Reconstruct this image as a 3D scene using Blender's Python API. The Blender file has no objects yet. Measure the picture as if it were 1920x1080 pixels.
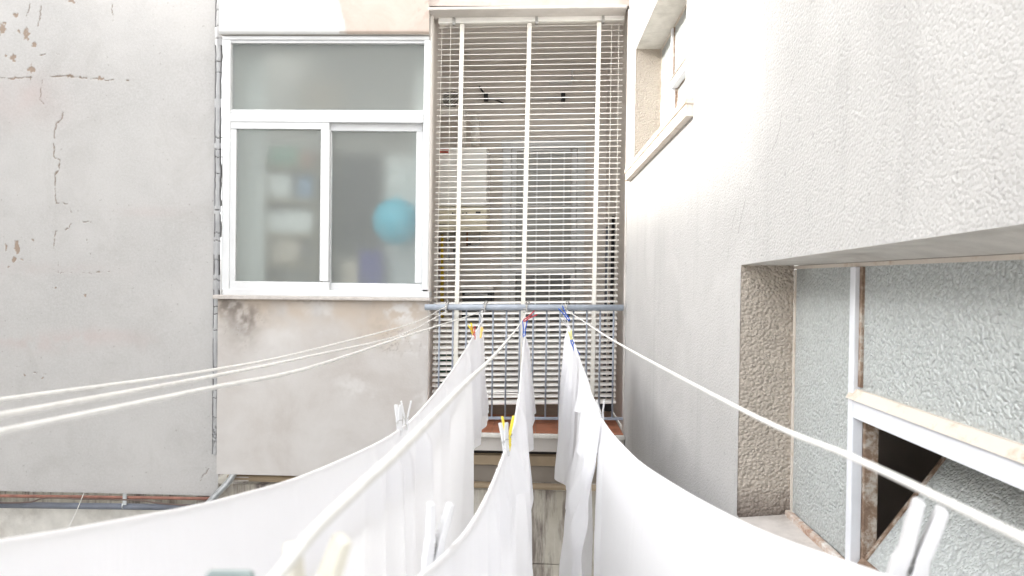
import bpy, bmesh, math, random
import numpy as np
from mathutils import Vector, Matrix
random.seed(7)
R = math.radians
scene = bpy.context.scene
COL = scene.collection

# ------------------------------------------------------------------ camera
H = 6.0                                   # camera height above the courtyard
F = 1280.0                                # focal length in pixels of the 1920 wide photograph
ROLL = R(0.75)
n = Vector((40, 15, -F)).normalized()     # world +Y seen from the camera (right, up, back)
z0 = Vector((math.sin(ROLL), math.cos(ROLL), 0))
zc = (z0 - n * z0.dot(n)).normalized()
xc = n.cross(zc)
M_w2c = Matrix((xc, n, zc)).transposed()  # columns: world axes in camera frame
M_c2w = M_w2c.transposed()
cam = bpy.data.cameras.new('camera')
cam.lens = 24.0; cam.sensor_width = 36.0; cam.clip_start = 0.02; cam.clip_end = 2000
cam.dof.use_dof = True; cam.dof.focus_distance = 3.6; cam.dof.aperture_fstop = 8.0
camo = bpy.data.objects.new('camera', cam); COL.objects.link(camo)
camo.matrix_world = Matrix.Translation((0, 0, H)) @ M_c2w.to_4x4()
scene.camera = camo

# ------------------------------------------------------------------ sky, sun, exposure
SUN_EL, SUN_AZ = R(22), R(-94)            # sun stands to the left (-X)
world = bpy.data.worlds.new('World'); scene.world = world; world.use_nodes = True
wn = world.node_tree; wn.nodes.clear()
sky = wn.nodes.new('ShaderNodeTexSky'); sky.sky_type = 'NISHITA'; sky.sun_disc = False
sky.sun_elevation = SUN_EL; sky.sun_rotation = SUN_AZ
sky.air_density = 1.0; sky.dust_density = 2.0; sky.ozone_density = 1.0
hs = wn.nodes.new('ShaderNodeHueSaturation'); hs.inputs['Saturation'].default_value = 0.12
bg = wn.nodes.new('ShaderNodeBackground'); bg.inputs['Strength'].default_value = 0.15
wo = wn.nodes.new('ShaderNodeOutputWorld')
wn.links.new(sky.outputs[0], hs.inputs['Color']); wn.links.new(hs.outputs[0], bg.inputs[0]); wn.links.new(bg.outputs[0], wo.inputs[0])
sl = bpy.data.lights.new('sun', 'SUN'); sl.energy = .7; sl.angle = R(3.2); sl.color = (1.0, 0.95, 0.88)
so = bpy.data.objects.new('sun', sl); COL.objects.link(so)
sd = Vector((math.cos(SUN_EL), .07, -math.sin(SUN_EL)))
so.rotation_euler = sd.to_track_quat('-Z', 'Y').to_euler(); so.location = (-8, 0, 20)
scene.view_settings.view_transform = 'Standard'; scene.view_settings.look = 'None'
scene.view_settings.exposure = 2.82; scene.view_settings.gamma = 1.0
scene.render.engine = 'CYCLES'
scene.cycles.use_denoising = True
scene.cycles.max_bounces = 14; scene.cycles.diffuse_bounces = 10; scene.cycles.transmission_bounces = 8
scene.cycles.caustics_reflective = False; scene.cycles.sample_clamp_indirect = 8.0

# ------------------------------------------------------------------ helpers
def ray(x, y):
    return M_c2w @ Vector((x - 960, 540 - y, -F))
def P(x, y, Y):
    d = ray(x, y); t = Y / d.y
    return Vector((d.x * t, Y, H + d.z * t))
def PX(x, y, X):
    d = ray(x, y); t = X / d.x
    return Vector((X, d.y * t, H + d.z * t))
def PZ(x, y, Z):
    d = ray(x, y); t = (Z - H) / d.z
    return Vector((d.x * t, d.y * t, Z))

def tag(o, label=None, cat=None, group=None, kind=None):
    if label: o['label'] = label
    if cat: o['category'] = cat
    if group: o['group'] = group
    if kind: o['kind'] = kind
    return o
def link(name, me, mat=None, parent=None, smooth=False, bevel=0, seg=2):
    if mat is not None:
        me.materials.clear(); me.materials.append(MAT[mat] if isinstance(mat, str) else mat)
    o = bpy.data.objects.new(name, me); COL.objects.link(o)
    if parent is not None:
        o.parent = parent
        o.matrix_parent_inverse = Matrix.Translation(parent.location).inverted() if parent.location.length else Matrix()
    if smooth:
        me.polygons.foreach_set('use_smooth', [True] * len(me.polygons))
    if bevel:
        m = o.modifiers.new('bevel', 'BEVEL'); m.width = bevel; m.segments = seg; m.limit_method = 'ANGLE'; m.angle_limit = R(40)
    return o
def empty(name, loc, label=None, cat=None, group=None, parent=None):
    o = bpy.data.objects.new(name, None); COL.objects.link(o); o.location = loc; o.empty_display_size = .1
    if parent is not None: o.parent = parent; o.matrix_parent_inverse = Matrix.Translation(parent.location).inverted()
    bpy.context.view_layer.update()
    return tag(o, label, cat, group)

class MB:
    """collects faces for one mesh"""
    def __init__(s): s.v = []; s.f = []
    def add(s, vs, fs):
        b = len(s.v); s.v += [tuple(v) for v in vs]; s.f += [tuple(i + b for i in f) for f in fs]; return s
    def hexa(s, a, b):
        """two quads (front a, back b), each 4 points counter-clockwise seen from the front"""
        s.add(list(a) + list(b), [(0, 1, 2, 3), (7, 6, 5, 4), (0, 4, 5, 1), (1, 5, 6, 2), (2, 6, 7, 3), (3, 7, 4, 0)]); return s
    def box(s, x0, x1, y0, y1, z0, z1):
        return s.hexa([(x0, y0, z0), (x1, y0, z0), (x1, y0, z1), (x0, y0, z1)], [(x0, y1, z0), (x1, y1, z0), (x1, y1, z1), (x0, y1, z1)])
    def front(s, q, Y, depth):
        """pixel quad (4 pixel points: bl, br, tr, tl) on plane Y, extruded back by depth"""
        a = [P(x, y, Y) for x, y in q]
        return s.hexa(a, [p + Vector((0, depth, 0)) for p in a])
    def rect(s, x0, y0, x1, y1, Y, depth, lean=0.0):
        """axis aligned box whose front face covers the pixel rectangle (x0,y0 top left)"""
        a = P(x0, (y0 + y1) / 2, Y); b = P(x1, (y0 + y1) / 2, Y)
        t = P((x0 + x1) / 2, y0, Y); m = P((x0 + x1) / 2, y1, Y)
        return s.box(a.x, b.x, Y, Y + depth, m.z, t.z)
    def tube(s, pts, r, k=8, cap=True):
        pts = [Vector(p) for p in pts]; rs = r if isinstance(r, (list, tuple)) else [r] * len(pts)
        rings = []; prev = None
        for i, p in enumerate(pts):
            t = (pts[min(i + 1, len(pts) - 1)] - pts[max(i - 1, 0)]).normalized()
            u = prev if prev is not None else (Vector((0, 0, 1)) if abs(t.z) < .9 else Vector((1, 0, 0)))
            u = (u - t * u.dot(t)).normalized(); prev = u; w = t.cross(u)
            rings.append([p + (u * math.cos(2 * math.pi * j / k) + w * math.sin(2 * math.pi * j / k)) * rs[i] for j in range(k)])
        vs = [v for ring in rings for v in ring]; fs = []
        for i in range(len(pts) - 1):
            for j in range(k):
                fs.append((i * k + j, i * k + (j + 1) % k, (i + 1) * k + (j + 1) % k, (i + 1) * k + j))
        if cap:
            fs.append(tuple(range(k - 1, -1, -1))); fs.append(tuple(range((len(pts) - 1) * k, len(pts) * k)))
        return s.add(vs, fs)
    def torus(s, c, Rr, r, ax=(0, 1, 0), k=16, kk=6):
        ax = Vector(ax).normalized(); u = ax.orthogonal().normalized(); w = ax.cross(u); c = Vector(c); vs = []; fs = []
        for i in range(k):
            a = 2 * math.pi * i / k; d = u * math.cos(a) + w * math.sin(a)
            for j in range(kk):
                b = 2 * math.pi * j / kk; vs.append(c + d * (Rr + r * math.cos(b)) + ax * r * math.sin(b))
        for i in range(k):
            for j in range(kk):
                fs.append((i * kk + j, ((i + 1) % k) * kk + j, ((i + 1) % k) * kk + (j + 1) % kk, i * kk + (j + 1) % kk))
        return s.add(vs, fs)
    def mesh(s, name):
        me = bpy.data.meshes.new(name); me.from_pydata(s.v, [], s.f)
        bm = bmesh.new(); bm.from_mesh(me); bmesh.ops.recalc_face_normals(bm, faces=bm.faces); bm.to_mesh(me); bm.free()
        return me
    def build(s, name, mat, parent=None, **k):
        return link(name, s.mesh(name), mat, parent, **k)

def spline(pts, n):
    """Catmull-Rom through 3-D points"""
    p = [Vector(q) for q in pts]; p = [p[0] * 2 - p[1]] + p + [p[-1] * 2 - p[-2]]; out = []
    m = len(p) - 3
    for i in range(m):
        a, b, c, d = p[i:i + 4]
        for j in range(n):
            t = j / n
            out.append(0.5 * ((2 * b) + (c - a) * t + (2 * a - 5 * b + 4 * c - d) * t * t + (3 * b - a - 3 * c + d) * t ** 3))
    out.append(p[-2]); return out

rng = np.random.default_rng(11)
_tab = rng.random((256, 256))
def vnoise(x, y, seed=0):
    x = np.asarray(x, float) + seed * 17.31; y = np.asarray(y, float) + seed * 9.73
    xi = np.floor(x).astype(int); yi = np.floor(y).astype(int); fx = x - xi; fy = y - yi
    fx = fx * fx * (3 - 2 * fx); fy = fy * fy * (3 - 2 * fy)
    g = lambda i, j: _tab[i % 256, j % 256]
    return (g(xi, yi) * (1 - fx) + g(xi + 1, yi) * fx) * (1 - fy) + (g(xi, yi + 1) * (1 - fx) + g(xi + 1, yi + 1) * fx) * fy
def fbm(x, y, o=4, seed=0):
    s = 0; a = .5; t = 0
    for i in range(o):
        s = s + a * vnoise(x * 2 ** i, y * 2 ** i, seed + i); t += a; a *= .5
    return s / t
def seg_dist(px, pz, line):
    d = np.full(px.shape, 1e9)
    for (ax, az), (bx, bz) in zip(line[:-1], line[1:]):
        vx, vz = bx - ax, bz - az; L = vx * vx + vz * vz + 1e-12
        t = np.clip(((px - ax) * vx + (pz - az) * vz) / L, 0, 1)
        d = np.minimum(d, np.hypot(px - ax - t * vx, pz - az - t * vz))
    return d
def grid_mesh(name, us, vs, fn, attrs=None, keep=None):
    """us x vs grid; fn(U,V)->(X,Y,Z) arrays; attrs name->array; keep(uc,vc)->bool mask of cells"""
    U, V = np.meshgrid(us, vs, indexing='ij'); X, Y, Z = fn(U, V)
    nu, nv = U.shape
    co = np.stack([X, Y, Z], -1).reshape(-1, 3)
    i, j = np.meshgrid(np.arange(nu - 1), np.arange(nv - 1), indexing='ij')
    q = np.stack([i * nv + j, (i + 1) * nv + j, (i + 1) * nv + j + 1, i * nv + j + 1], -1).reshape(-1, 4)
    if keep is not None:
        uc = (U[:-1, :-1] + U[1:, 1:]) / 2; vc = (V[:-1, :-1] + V[1:, 1:]) / 2
        q = q[keep(uc, vc).reshape(-1)]
    me = bpy.data.meshes.new(name); me.vertices.add(len(co)); me.vertices.foreach_set('co', co.reshape(-1))
    me.loops.add(len(q) * 4); me.loops.foreach_set('vertex_index', q.reshape(-1).astype(np.int32))
    me.polygons.add(len(q)); me.polygons.foreach_set('loop_start', np.arange(0, len(q) * 4, 4, dtype=np.int32))
    me.update(calc_edges=True)
    for k, a in (attrs or {}).items():
        at = me.attributes.new(k, 'FLOAT', 'POINT'); at.data.foreach_set('value', np.asarray(a, np.float32).reshape(-1))
    me.polygons.foreach_set('use_smooth', [True] * len(me.polygons))
    me.validate(); return me

# ------------------------------------------------------------------ materials
MAT = {}
class NT:
    def __init__(s, name):
        s.m = bpy.data.materials.new(name); s.m.use_nodes = True; s.t = s.m.node_tree
        s.b = s.t.nodes['Principled BSDF']; s.out = s.t.nodes['Material Output']; MAT[name] = s.m
    def n(s, ty, **k):
        o = s.t.nodes.new(ty)
        for a, v in k.items(): setattr(o, a, v)
        return o
    def l(s, a, b): s.t.links.new(a, b)
    def coord(s, scale=(1, 1, 1)):
        if not hasattr(s, '_c'): s._c = s.n('ShaderNodeNewGeometry').outputs['Position']
        mp = s.n('ShaderNodeMapping'); mp.inputs['Scale'].default_value = scale; s.l(s._c, mp.inputs[0]); return mp.outputs[0]
    def noise(s, scale, detail=4, rough=.55, vec=None, dist=0):
        t = s.n('ShaderNodeTexNoise'); t.inputs['Scale'].default_value = scale; t.inputs['Detail'].default_value = detail
        t.inputs['Roughness'].default_value = rough; t.inputs['Distortion'].default_value = dist
        s.l(vec if vec is not None else s.coord(), t.inputs['Vector']); return t.outputs['Fac']
    def ramp(s, fac, stops):
        r = s.n('ShaderNodeValToRGB'); e = r.color_ramp.elements
        while len(e) < len(stops): e.new(.5)
        for q, (p, c) in zip(e, stops):
            q.position = p; q.color = (*c, 1) if isinstance(c, tuple) else (c, c, c, 1)
        s.l(fac, r.inputs[0]); return r.outputs[0]
    def mix(s, fac, a, b, mode='MIX'):
        m = s.n('ShaderNodeMix', data_type='RGBA', blend_type=mode)
        for v, i in ((fac, 0), (a, 6), (b, 7)):
            if isinstance(v, bpy.types.NodeSocket): s.l(v, m.inputs[i])
            elif i == 0: m.inputs[0].default_value = v
            else: m.inputs[i].default_value = (*v, 1) if isinstance(v, tuple) else (v, v, v, 1)
        return m.outputs[2]
    def math(s, op, a, b=0.0, clamp=False):
        m = s.n('ShaderNodeMath', operation=op, use_clamp=clamp)
        for v, i in ((a, 0), (b, 1)):
            if isinstance(v, bpy.types.NodeSocket): s.l(v, m.inputs[i])
            else: m.inputs[i].default_value = v
        return m.outputs[0]
    def attr(s, name):
        a = s.n('ShaderNodeAttribute'); a.attribute_name = name; return a.outputs['Fac']
    def color(s, c):
        if isinstance(c, bpy.types.NodeSocket): s.l(c, s.b.inputs['Base Color'])
        else: s.b.inputs['Base Color'].default_value = (*c, 1)
        return s
    def bump(s, h, strength=.3, dist=.01):
        b = s.n('ShaderNodeBump'); b.inputs['Strength'].default_value = strength; b.inputs['Distance'].default_value = dist
        if hasattr(s, '_bn'): s.l(s._bn, b.inputs['Normal'])
        s.l(h, b.inputs['Height']); s._bn = b.outputs[0]; s.l(b.outputs[0], s.b.inputs['Normal']); return s
    def set(s, **k):
        for a, v in k.items(): s.b.inputs[a.replace('_', ' ')].default_value = v
        return s

def simple(name, c, rough=.6, metal=0, var=.12, scale=14, grime=0.0, bump=0.0):
    m = NT(name); f = m.noise(scale, 5)
    d = tuple(x * (1 - var) for x in c); e = tuple(min(1, x * (1 + var)) for x in c)
    col = m.ramp(f, [(.3, d), (.7, e)])
    if grime:
        g = m.noise(scale * .4, 6, .7)
        col = m.mix(m.ramp(g, [(.5, 0.0), (.75, grime)]), col, (.16, .12, .08))
    m.color(col); m.set(Roughness=rough, Metallic=metal)
    if bump: m.bump(m.noise(scale * 12, 3), bump, .004)
    return m

# painted plaster of the side wall, cracked and peeling (crack / peel / tint follow the wall's own damage)
m = NT('grey_plaster')
base = m.ramp(m.noise(1.3, 5, .6), [(.32, (.40, .39, .38)), (.68, (.475, .462, .45))])
base = m.mix(m.ramp(m.noise(70, 3, .7), [(.38, .0), (.62, .5)]), base, (.50, .495, .49))
spk = m.ramp(m.noise(38, 2, .5), [(.70, 0.0), (.76, .55)])
base = m.mix(m.ramp(m.noise(2.4, 7, .72, dist=1.0), [(.50, 0.0), (.68, .28)]), base, (.33, .31, .295))
base = m.mix(spk, base, (.28, .26, .245))
base = m.mix(m.attr('tint'), base, (.45, .35, .335))
base = m.mix(m.attr('peel'), base, (.27, .195, .14))
base = m.mix(m.attr('crack'), base, (.24, .195, .155))
m.color(base).set(Roughness=.9)
m.bump(m.noise(260, 3, .7), .35, .003)
m.bump(m.noise(45, 4), .25, .004)

m = NT('bay_plaster')
base = m.ramp(m.noise(2.2, 6, .62, dist=.4), [(.30, (.44, .405, .38)), (.5, (.51, .485, .465)), (.7, (.56, .54, .525))])
base = m.mix(m.attr('ochre'), base, (.50, .42, .345))
base = m.mix(m.attr('pale'), base, (.66, .65, .64))
base = m.mix(m.attr('dark'), base, (.17, .145, .125))
m.color(base).set(Roughness=.92); m.bump(m.noise(60, 5, .65), .3, .004)

m = NT('fascia_paint')
f = m.noise(5, 5, .6)
white = m.ramp(f, [(.3, (.55, .55, .55)), (.7, (.60, .60, .595))])
pink = m.ramp(m.noise(4, 7, .7, dist=.6), [(.3, (.44, .36, .31)), (.7, (.54, .46, .415))])
base = m.mix(m.attr('paint'), white, pink); base = m.mix(m.attr('dark'), base, (.33, .27, .22))
m.color(base).set(Roughness=.85); m.bump(m.noise(80, 5), .2, .003)

m = NT('mortar')
base = m.ramp(m.noise(9, 5, .6), [(.3, (.34, .34, .35)), (.7, (.45, .45, .45))])
base = m.mix(m.attr('crack'), base, (.07, .065, .06))
m.color(base).set(Roughness=.95); m.bump(m.noise(90, 4), .5, .005)

def stucco(name, c0, c1, scale, strength, dist, stain=False, crack=False):
    m = NT(name)
    base = m.ramp(m.noise(1.1, 5, .6), [(.3, c0), (.7, c1)])
    t = m.n('ShaderNodeTexVoronoi'); t.inputs['Scale'].default_value = scale; t.inputs['Randomness'].default_value = 1
    wv = m.mix(.5, m.coord(), m.coord(), 'MIX')
    nn = m.n('ShaderNodeTexNoise'); nn.inputs['Scale'].default_value = scale * .7; m.l(m.coord(), nn.inputs['Vector'])
    add = m.n('ShaderNodeVectorMath', operation='MULTIPLY_ADD'); m.l(nn.outputs['Color'], add.inputs[0]); add.inputs[1].default_value = (.5 / scale,) * 3; m.l(m.coord(), add.inputs[2])
    m.l(add.outputs[0], t.inputs['Vector'])
    h = m.math('ADD', m.math('MULTIPLY', t.outputs['Distance'], -1.1), m.math('MULTIPLY', m.noise(scale * .55, 5, .65), .6))
    pit = m.ramp(m.noise(scale * .42, 3, .6), [(.30, .55), (.37, 0.0)])
    base = m.mix(pit, base, tuple(x * .62 for x in c0))
    if crack:
        stk = m.noise(2.2, 6, .7, vec=m.coord((1, 5.0, .35)))
        base = m.mix(m.ramp(stk, [(.52, 0.0), (.72, .35)]), base, tuple(x * .72 for x in c0))
        base = m.mix(m.ramp(m.noise(2.6, 5, .6, dist=.8), [(.50, 0.0), (.66, .30)]), base, tuple(min(1, x * 1.16) for x in c1))
    if stain:
        sp = m.n('ShaderNodeSeparateXYZ'); m.l(m._c, sp.inputs[0])
        zz = m.math('ADD', sp.outputs[2], m.math('MULTIPLY', m.noise(14, 5, .7), .12))
        base = m.mix(m.ramp(zz, [(.0, 1.0), (1.0, 0.0)]) if False else m.math('MULTIPLY', m.math('SUBTRACT', stain, zz, True), 9.0, True), base, (.13, .10, .085))
    if crack:
        sp = m.n('ShaderNodeSeparateXYZ'); m.l(m._c, sp.inputs[0])
        for (pts, w) in crack:
            zs = [p.z for p in pts]; z0_, z1_ = min(zs), max(zs); ys = [p.y for p in pts]; y0_, y1_ = min(ys) - .02, max(ys) + .02
            mr = m.n('ShaderNodeMapRange'); mr.inputs[1].default_value = z0_; mr.inputs[2].default_value = z1_; m.l(sp.outputs[2], mr.inputs[0])
            fc = m.n('ShaderNodeFloatCurve'); cv = fc.mapping.curves[0]
            srt = sorted(pts, key=lambda p: p.z)
            for i, p in enumerate(srt):
                X = (p.z - z0_) / (z1_ - z0_); Yv = (p.y - y0_) / (y1_ - y0_)
                if i == 0: cv.points[0].location = (0, Yv)
                elif i == len(srt) - 1: cv.points[-1].location = (1, Yv)
                else: cv.points.new(X, Yv)
            fc.mapping.update(); m.l(mr.outputs[0], fc.inputs['Value'])
            g = m.math('ADD', m.math('MULTIPLY', fc.outputs[0], y1_ - y0_), y0_)
            g = m.math('ADD', g, m.math('MULTIPLY', m.math('SUBTRACT', m.noise(30, 4), .5), .03))
            d = m.math('ABSOLUTE', m.math('SUBTRACT', sp.outputs[1], g))
            line = m.math('SUBTRACT', 1.0, m.math('DIVIDE', d, w), True)
            gate = m.math('MULTIPLY', m.math('GREATER_THAN', sp.outputs[2], z0_), m.math('LESS_THAN', sp.outputs[2], z1_))
            brk = m.ramp(m.noise(9, 3), [(.42, 0.0), (.52, .8)])
            base = m.mix(m.math('MULTIPLY', m.math('MULTIPLY', line, gate), brk), base, (.17, .155, .14))
    m.color(base).set(Roughness=.93)
    m.bump(h, strength, dist)
    m.bump(m.noise(3.5, 4), .15, .03)
    return m
XW = 0.60                                                  # plane of the right hand wall
stucco('white_stucco', (.42, .412, .40), (.475, .467, .455), 150, .45, .004,
       crack=[([PX(1489, 138, XW), PX(1471, 195, XW), PX(1451, 275, XW), PX(1413, 329, XW), PX(1398, 373, XW), PX(1384, 438, XW)], .0035),
              ([PX(1381, 388, XW), PX(1372, 430, XW), PX(1365, 480, XW)], .003)])
stucco('rough_stucco', (.45, .39, .33), (.57, .505, .435), 110, .75, .014, stain=H - .525)

simple('pvc_white', (.66, .67, .68), .32, var=.03, scale=7, grime=.10)
simple('stone_sill', (.54, .50, .47), .8, var=.12, scale=22, grime=.5, bump=.3)
simple('concrete_lip', (.62, .60, .56), .85, var=.12, scale=12, grime=.35, bump=.4)
simple('slab_paint', (.54, .51, .48), .85, var=.06, scale=6, grime=.25, bump=.25)
simple('beam_brown', (.40, .31, .21), .6, var=.08, scale=8, grime=.3, bump=.1)
simple('beam_taupe', (.27, .235, .20), .7, var=.08, scale=8, grime=.2, bump=.1)
simple('rail_blue', (.36, .40, .46), .42, var=.10, scale=20, grime=.25)
simple('bar_blue', (.30, .33, .39), .45, var=.12, scale=20, grime=.25)
simple('slat_cream', (.88, .865, .83), .45, var=.04, scale=6)
simple('tape_cream', (.80, .775, .71), .8, var=.06, scale=30, bump=.2)
simple('cord_cream', (.73, .72, .69), .7, var=.08, scale=60)
simple('metal_wire', (.45, .44, .42), .35, metal=.9, var=.2, scale=60)
simple('galvanized', (.62, .65, .68), .32, metal=.85, var=.15, scale=25)
simple('rust_red', (.26, .12, .09), .75, var=.3, scale=18, grime=.3, bump=.3)
simple('pipe_slate', (.14, .155, .19), .5, var=.15, scale=10, grime=.2)
simple('pipe_brown', (.13, .09, .075), .6, var=.2, scale=10)
simple('interior_wall', (.74, .70, .665), .9, var=.05, scale=3)
simple('interior_white', (.82, .82, .80), .8, var=.04, scale=3)
simple('boiler_white', (.86, .86, .84), .35, var=.02)
simple('boiler_cream', (.78, .73, .58), .4, var=.03)
simple('duct_white', (.80, .78, .74), .45, var=.04)
simple('black_plastic', (.025, .025, .028), .4, var=.2)
simple('red_plastic', (.55, .02, .04), .35, var=.05)
simple('label_red', (.45, .07, .04), .5, var=.05)
simple('label_print', (.75, .72, .68), .5, var=.03)
simple('blue_plastic', (.01, .10, .52), .35, var=.05)
simple('yellow_plastic', (.85, .68, .05), .35, var=.05)
simple('pale_yellow_plastic', (.82, .80, .35), .35, var=.05)
simple('orange_plastic', (.90, .55, .15), .35, var=.05)
simple('white_plastic', (.68, .68, .69), .35, var=.03)
simple('cream_plastic', (.74, .71, .62), .4, var=.03)
simple('teal_plastic', (.24, .29, .28), .4, var=.2, scale=60)
simple('gas_yellow', (.62, .43, .03), .45, var=.1)
simple('copper', (.45, .24, .13), .4, metal=.7, var=.2)
simple('bin_green', (.012, .06, .035), .45, var=.2)
simple('terracotta', (.40, .16, .09), .6, var=.22, scale=9, grime=.25, bump=.2)
simple('grout', (.34, .26, .21), .9, var=.1)
simple('steel_frame_white', (.72, .74, .78), .5, var=.05, scale=12, grime=.12)
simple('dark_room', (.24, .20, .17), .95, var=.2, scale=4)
simple('tan_wood', (.32, .27, .18), .7, var=.15, scale=9)
simple('cyan_plastic', (.0, .48, .66), .4, var=.05)
simple('indigo_cloth', (.04, .035, .24), .9, var=.1)
simple('beige_cloth', (.55, .48, .40), .9, var=.08)
simple('green_box', (.22, .40, .30), .7, var=.1)
simple('blue_box', (.22, .34, .50), .7, var=.1)
simple('red_box', (.45, .22, .16), .7, var=.1)
simple('white_box', (.75, .77, .76), .7, var=.05)
simple('dark_cloth', (.035, .035, .035), .9, var=.1)
simple('court_ground', (.30, .29, .27), .9, var=.2, scale=1.2, grime=.3, bump=.3)
simple('far_plaster', (.58, .56, .53), .9, var=.08, scale=1)

simple('lining_tan', (.42, .35, .26), .8, var=.15, scale=12)
m = NT('rusty_steel')
f = m.noise(26, 6, .7)
m.color(m.ramp(f, [(.35, (.13, .08, .055)), (.5, (.24, .165, .115)), (.62, (.46, .42, .37))])).set(Roughness=.85); m.bump(f, .5, .004)
m = NT('rusty_paint')
f = m.noise(11, 7, .75)
m.color(m.ramp(f, [(.30, (.34, .20, .12)), (.37, (.56, .47, .38)), (.46, (.66, .60, .53))])).set(Roughness=.8); m.bump(f, .5, .005)
m = NT('rusty_ledge')
f = m.noise(20, 7, .75)
m.color(m.ramp(f, [(.34, (.27, .14, .09)), (.46, (.47, .36, .29)), (.58, (.64, .61, .58))])).set(Roughness=.85); m.bump(f, .6, .006)

m = NT('stained_concrete')
f = m.noise(3, 6, .65)
base = m.ramp(f, [(.3, (.40, .37, .31)), (.7, (.54, .51, .45))])
st = m.noise(4.2, 6, .7, vec=m.coord((2.4, 1, .35)))
base = m.mix(m.ramp(st, [(.46, 0.0), (.60, .9)]), base, (.15, .12, .11))
pl = m.noise(5.0, 5, .7, vec=m.coord((2.6, 1, .3)))
base = m.mix(m.ramp(pl, [(.56, 0.0), (.70, .6)]), base, (.64, .62, .58))
m.color(base).set(Roughness=.9); m.bump(m.noise(50, 6, .7), .45, .005)

m = NT('white_cotton')
ns = m.noise(420, 2); m.color(m.ramp(m.noise(3, 3), [(.3, (.90, .90, .91)), (.7, (.93, .93, .935))])).set(Roughness=.95)
m.bump(ns, .12, .001)
m.bump(m.noise(7, 4, .6, vec=m.coord((1, 2.2, .55)), dist=.8), .35, .012)
m.bump(m.noise(30, 3, .6, vec=m.coord((1, 1.5, .5)), dist=1.2), .12, .004)
tr = m.n('ShaderNodeBsdfTranslucent'); tr.inputs[0].default_value = (.93, .93, .95, 1)
mx = m.n('ShaderNodeMixShader'); mx.inputs[0].default_value = .45
m.l(m.b.outputs[0], mx.inputs[1]); m.l(tr.outputs[0], mx.inputs[2]); m.l(mx.outputs[0], m.out.inputs[0])

def frosted(name, tint, body, rough, bodymix, bumpscale=0, bstr=.2, bdist=.004, spec=.5):
    """etched or hammered glass: rough refraction plus the milky body of the surface"""
    m = NT(name)
    m.color(body).set(Roughness=.35, **{'Specular_IOR_Level': spec})
    rf = m.n('ShaderNodeBsdfRefraction'); rf.inputs['Color'].default_value = (*tint, 1); rf.inputs['Roughness'].default_value = rough; rf.inputs['IOR'].default_value = 1.25
    if bumpscale:
        v = m.n('ShaderNodeTexVoronoi', feature='SMOOTH_F1'); v.inputs['Scale'].default_value = bumpscale
        nn = m.n('ShaderNodeTexNoise'); nn.inputs['Scale'].default_value = bumpscale * .6; m.l(m.coord(), nn.inputs['Vector'])
        add = m.n('ShaderNodeVectorMath', operation='MULTIPLY_ADD'); m.l(nn.outputs['Color'], add.inputs[0]); add.inputs[1].default_value = (1.6 / bumpscale,) * 3; m.l(m.coord(), add.inputs[2])
        m.l(add.outputs[0], v.inputs['Vector'])
        m.color(m.ramp(v.outputs['Distance'], [(.15, tuple(q * 1.10 for q in body)), (.55, tuple(q * .80 for q in body))]))
        m.bump(v.outputs['Distance'], bstr, bdist); m.l(m._bn, rf.inputs['Normal'])
    mx = m.n('ShaderNodeMixShader'); mx.inputs[0].default_value = bodymix
    m.l(rf.outputs[0], mx.inputs[1]); m.l(m.b.outputs[0], mx.inputs[2]); m.l(mx.outputs[0], m.out.inputs[0])
frosted('etched_glass', (.95, .97, .96), (.52, .54, .53), .50, .20)
frosted('hammered_glass', (.78, .86, .84), (.66, .695, .685), .25, .77, 150, .9, .007, spec=1.0)
frosted('door_glass', (.85, .88, .88), (.42, .42, .42), .15, .45)
frosted('door_glass_pale', (.85, .88, .88), (.52, .52, .51), .2, .85)

# ------------------------------------------------------------------ the setting
g = MB().box(-300, 300, -300, 300, -.3, 0).build('courtyard_ground', 'court_ground'); tag(g, 'grey concrete courtyard ground far below the washing lines', kind='structure')

YB = 4.50          # bay front
YL = 4.60          # side wall plane
YR = 4.42          # railing plane
YBL = 4.60         # blind plane
YI = 5.90          # balcony back wall
bld = empty('apartment_building', (-1.2, YL, 0), 'apartment block with grey cracked side wall, window bay and shaded balcony', 'building')

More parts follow.
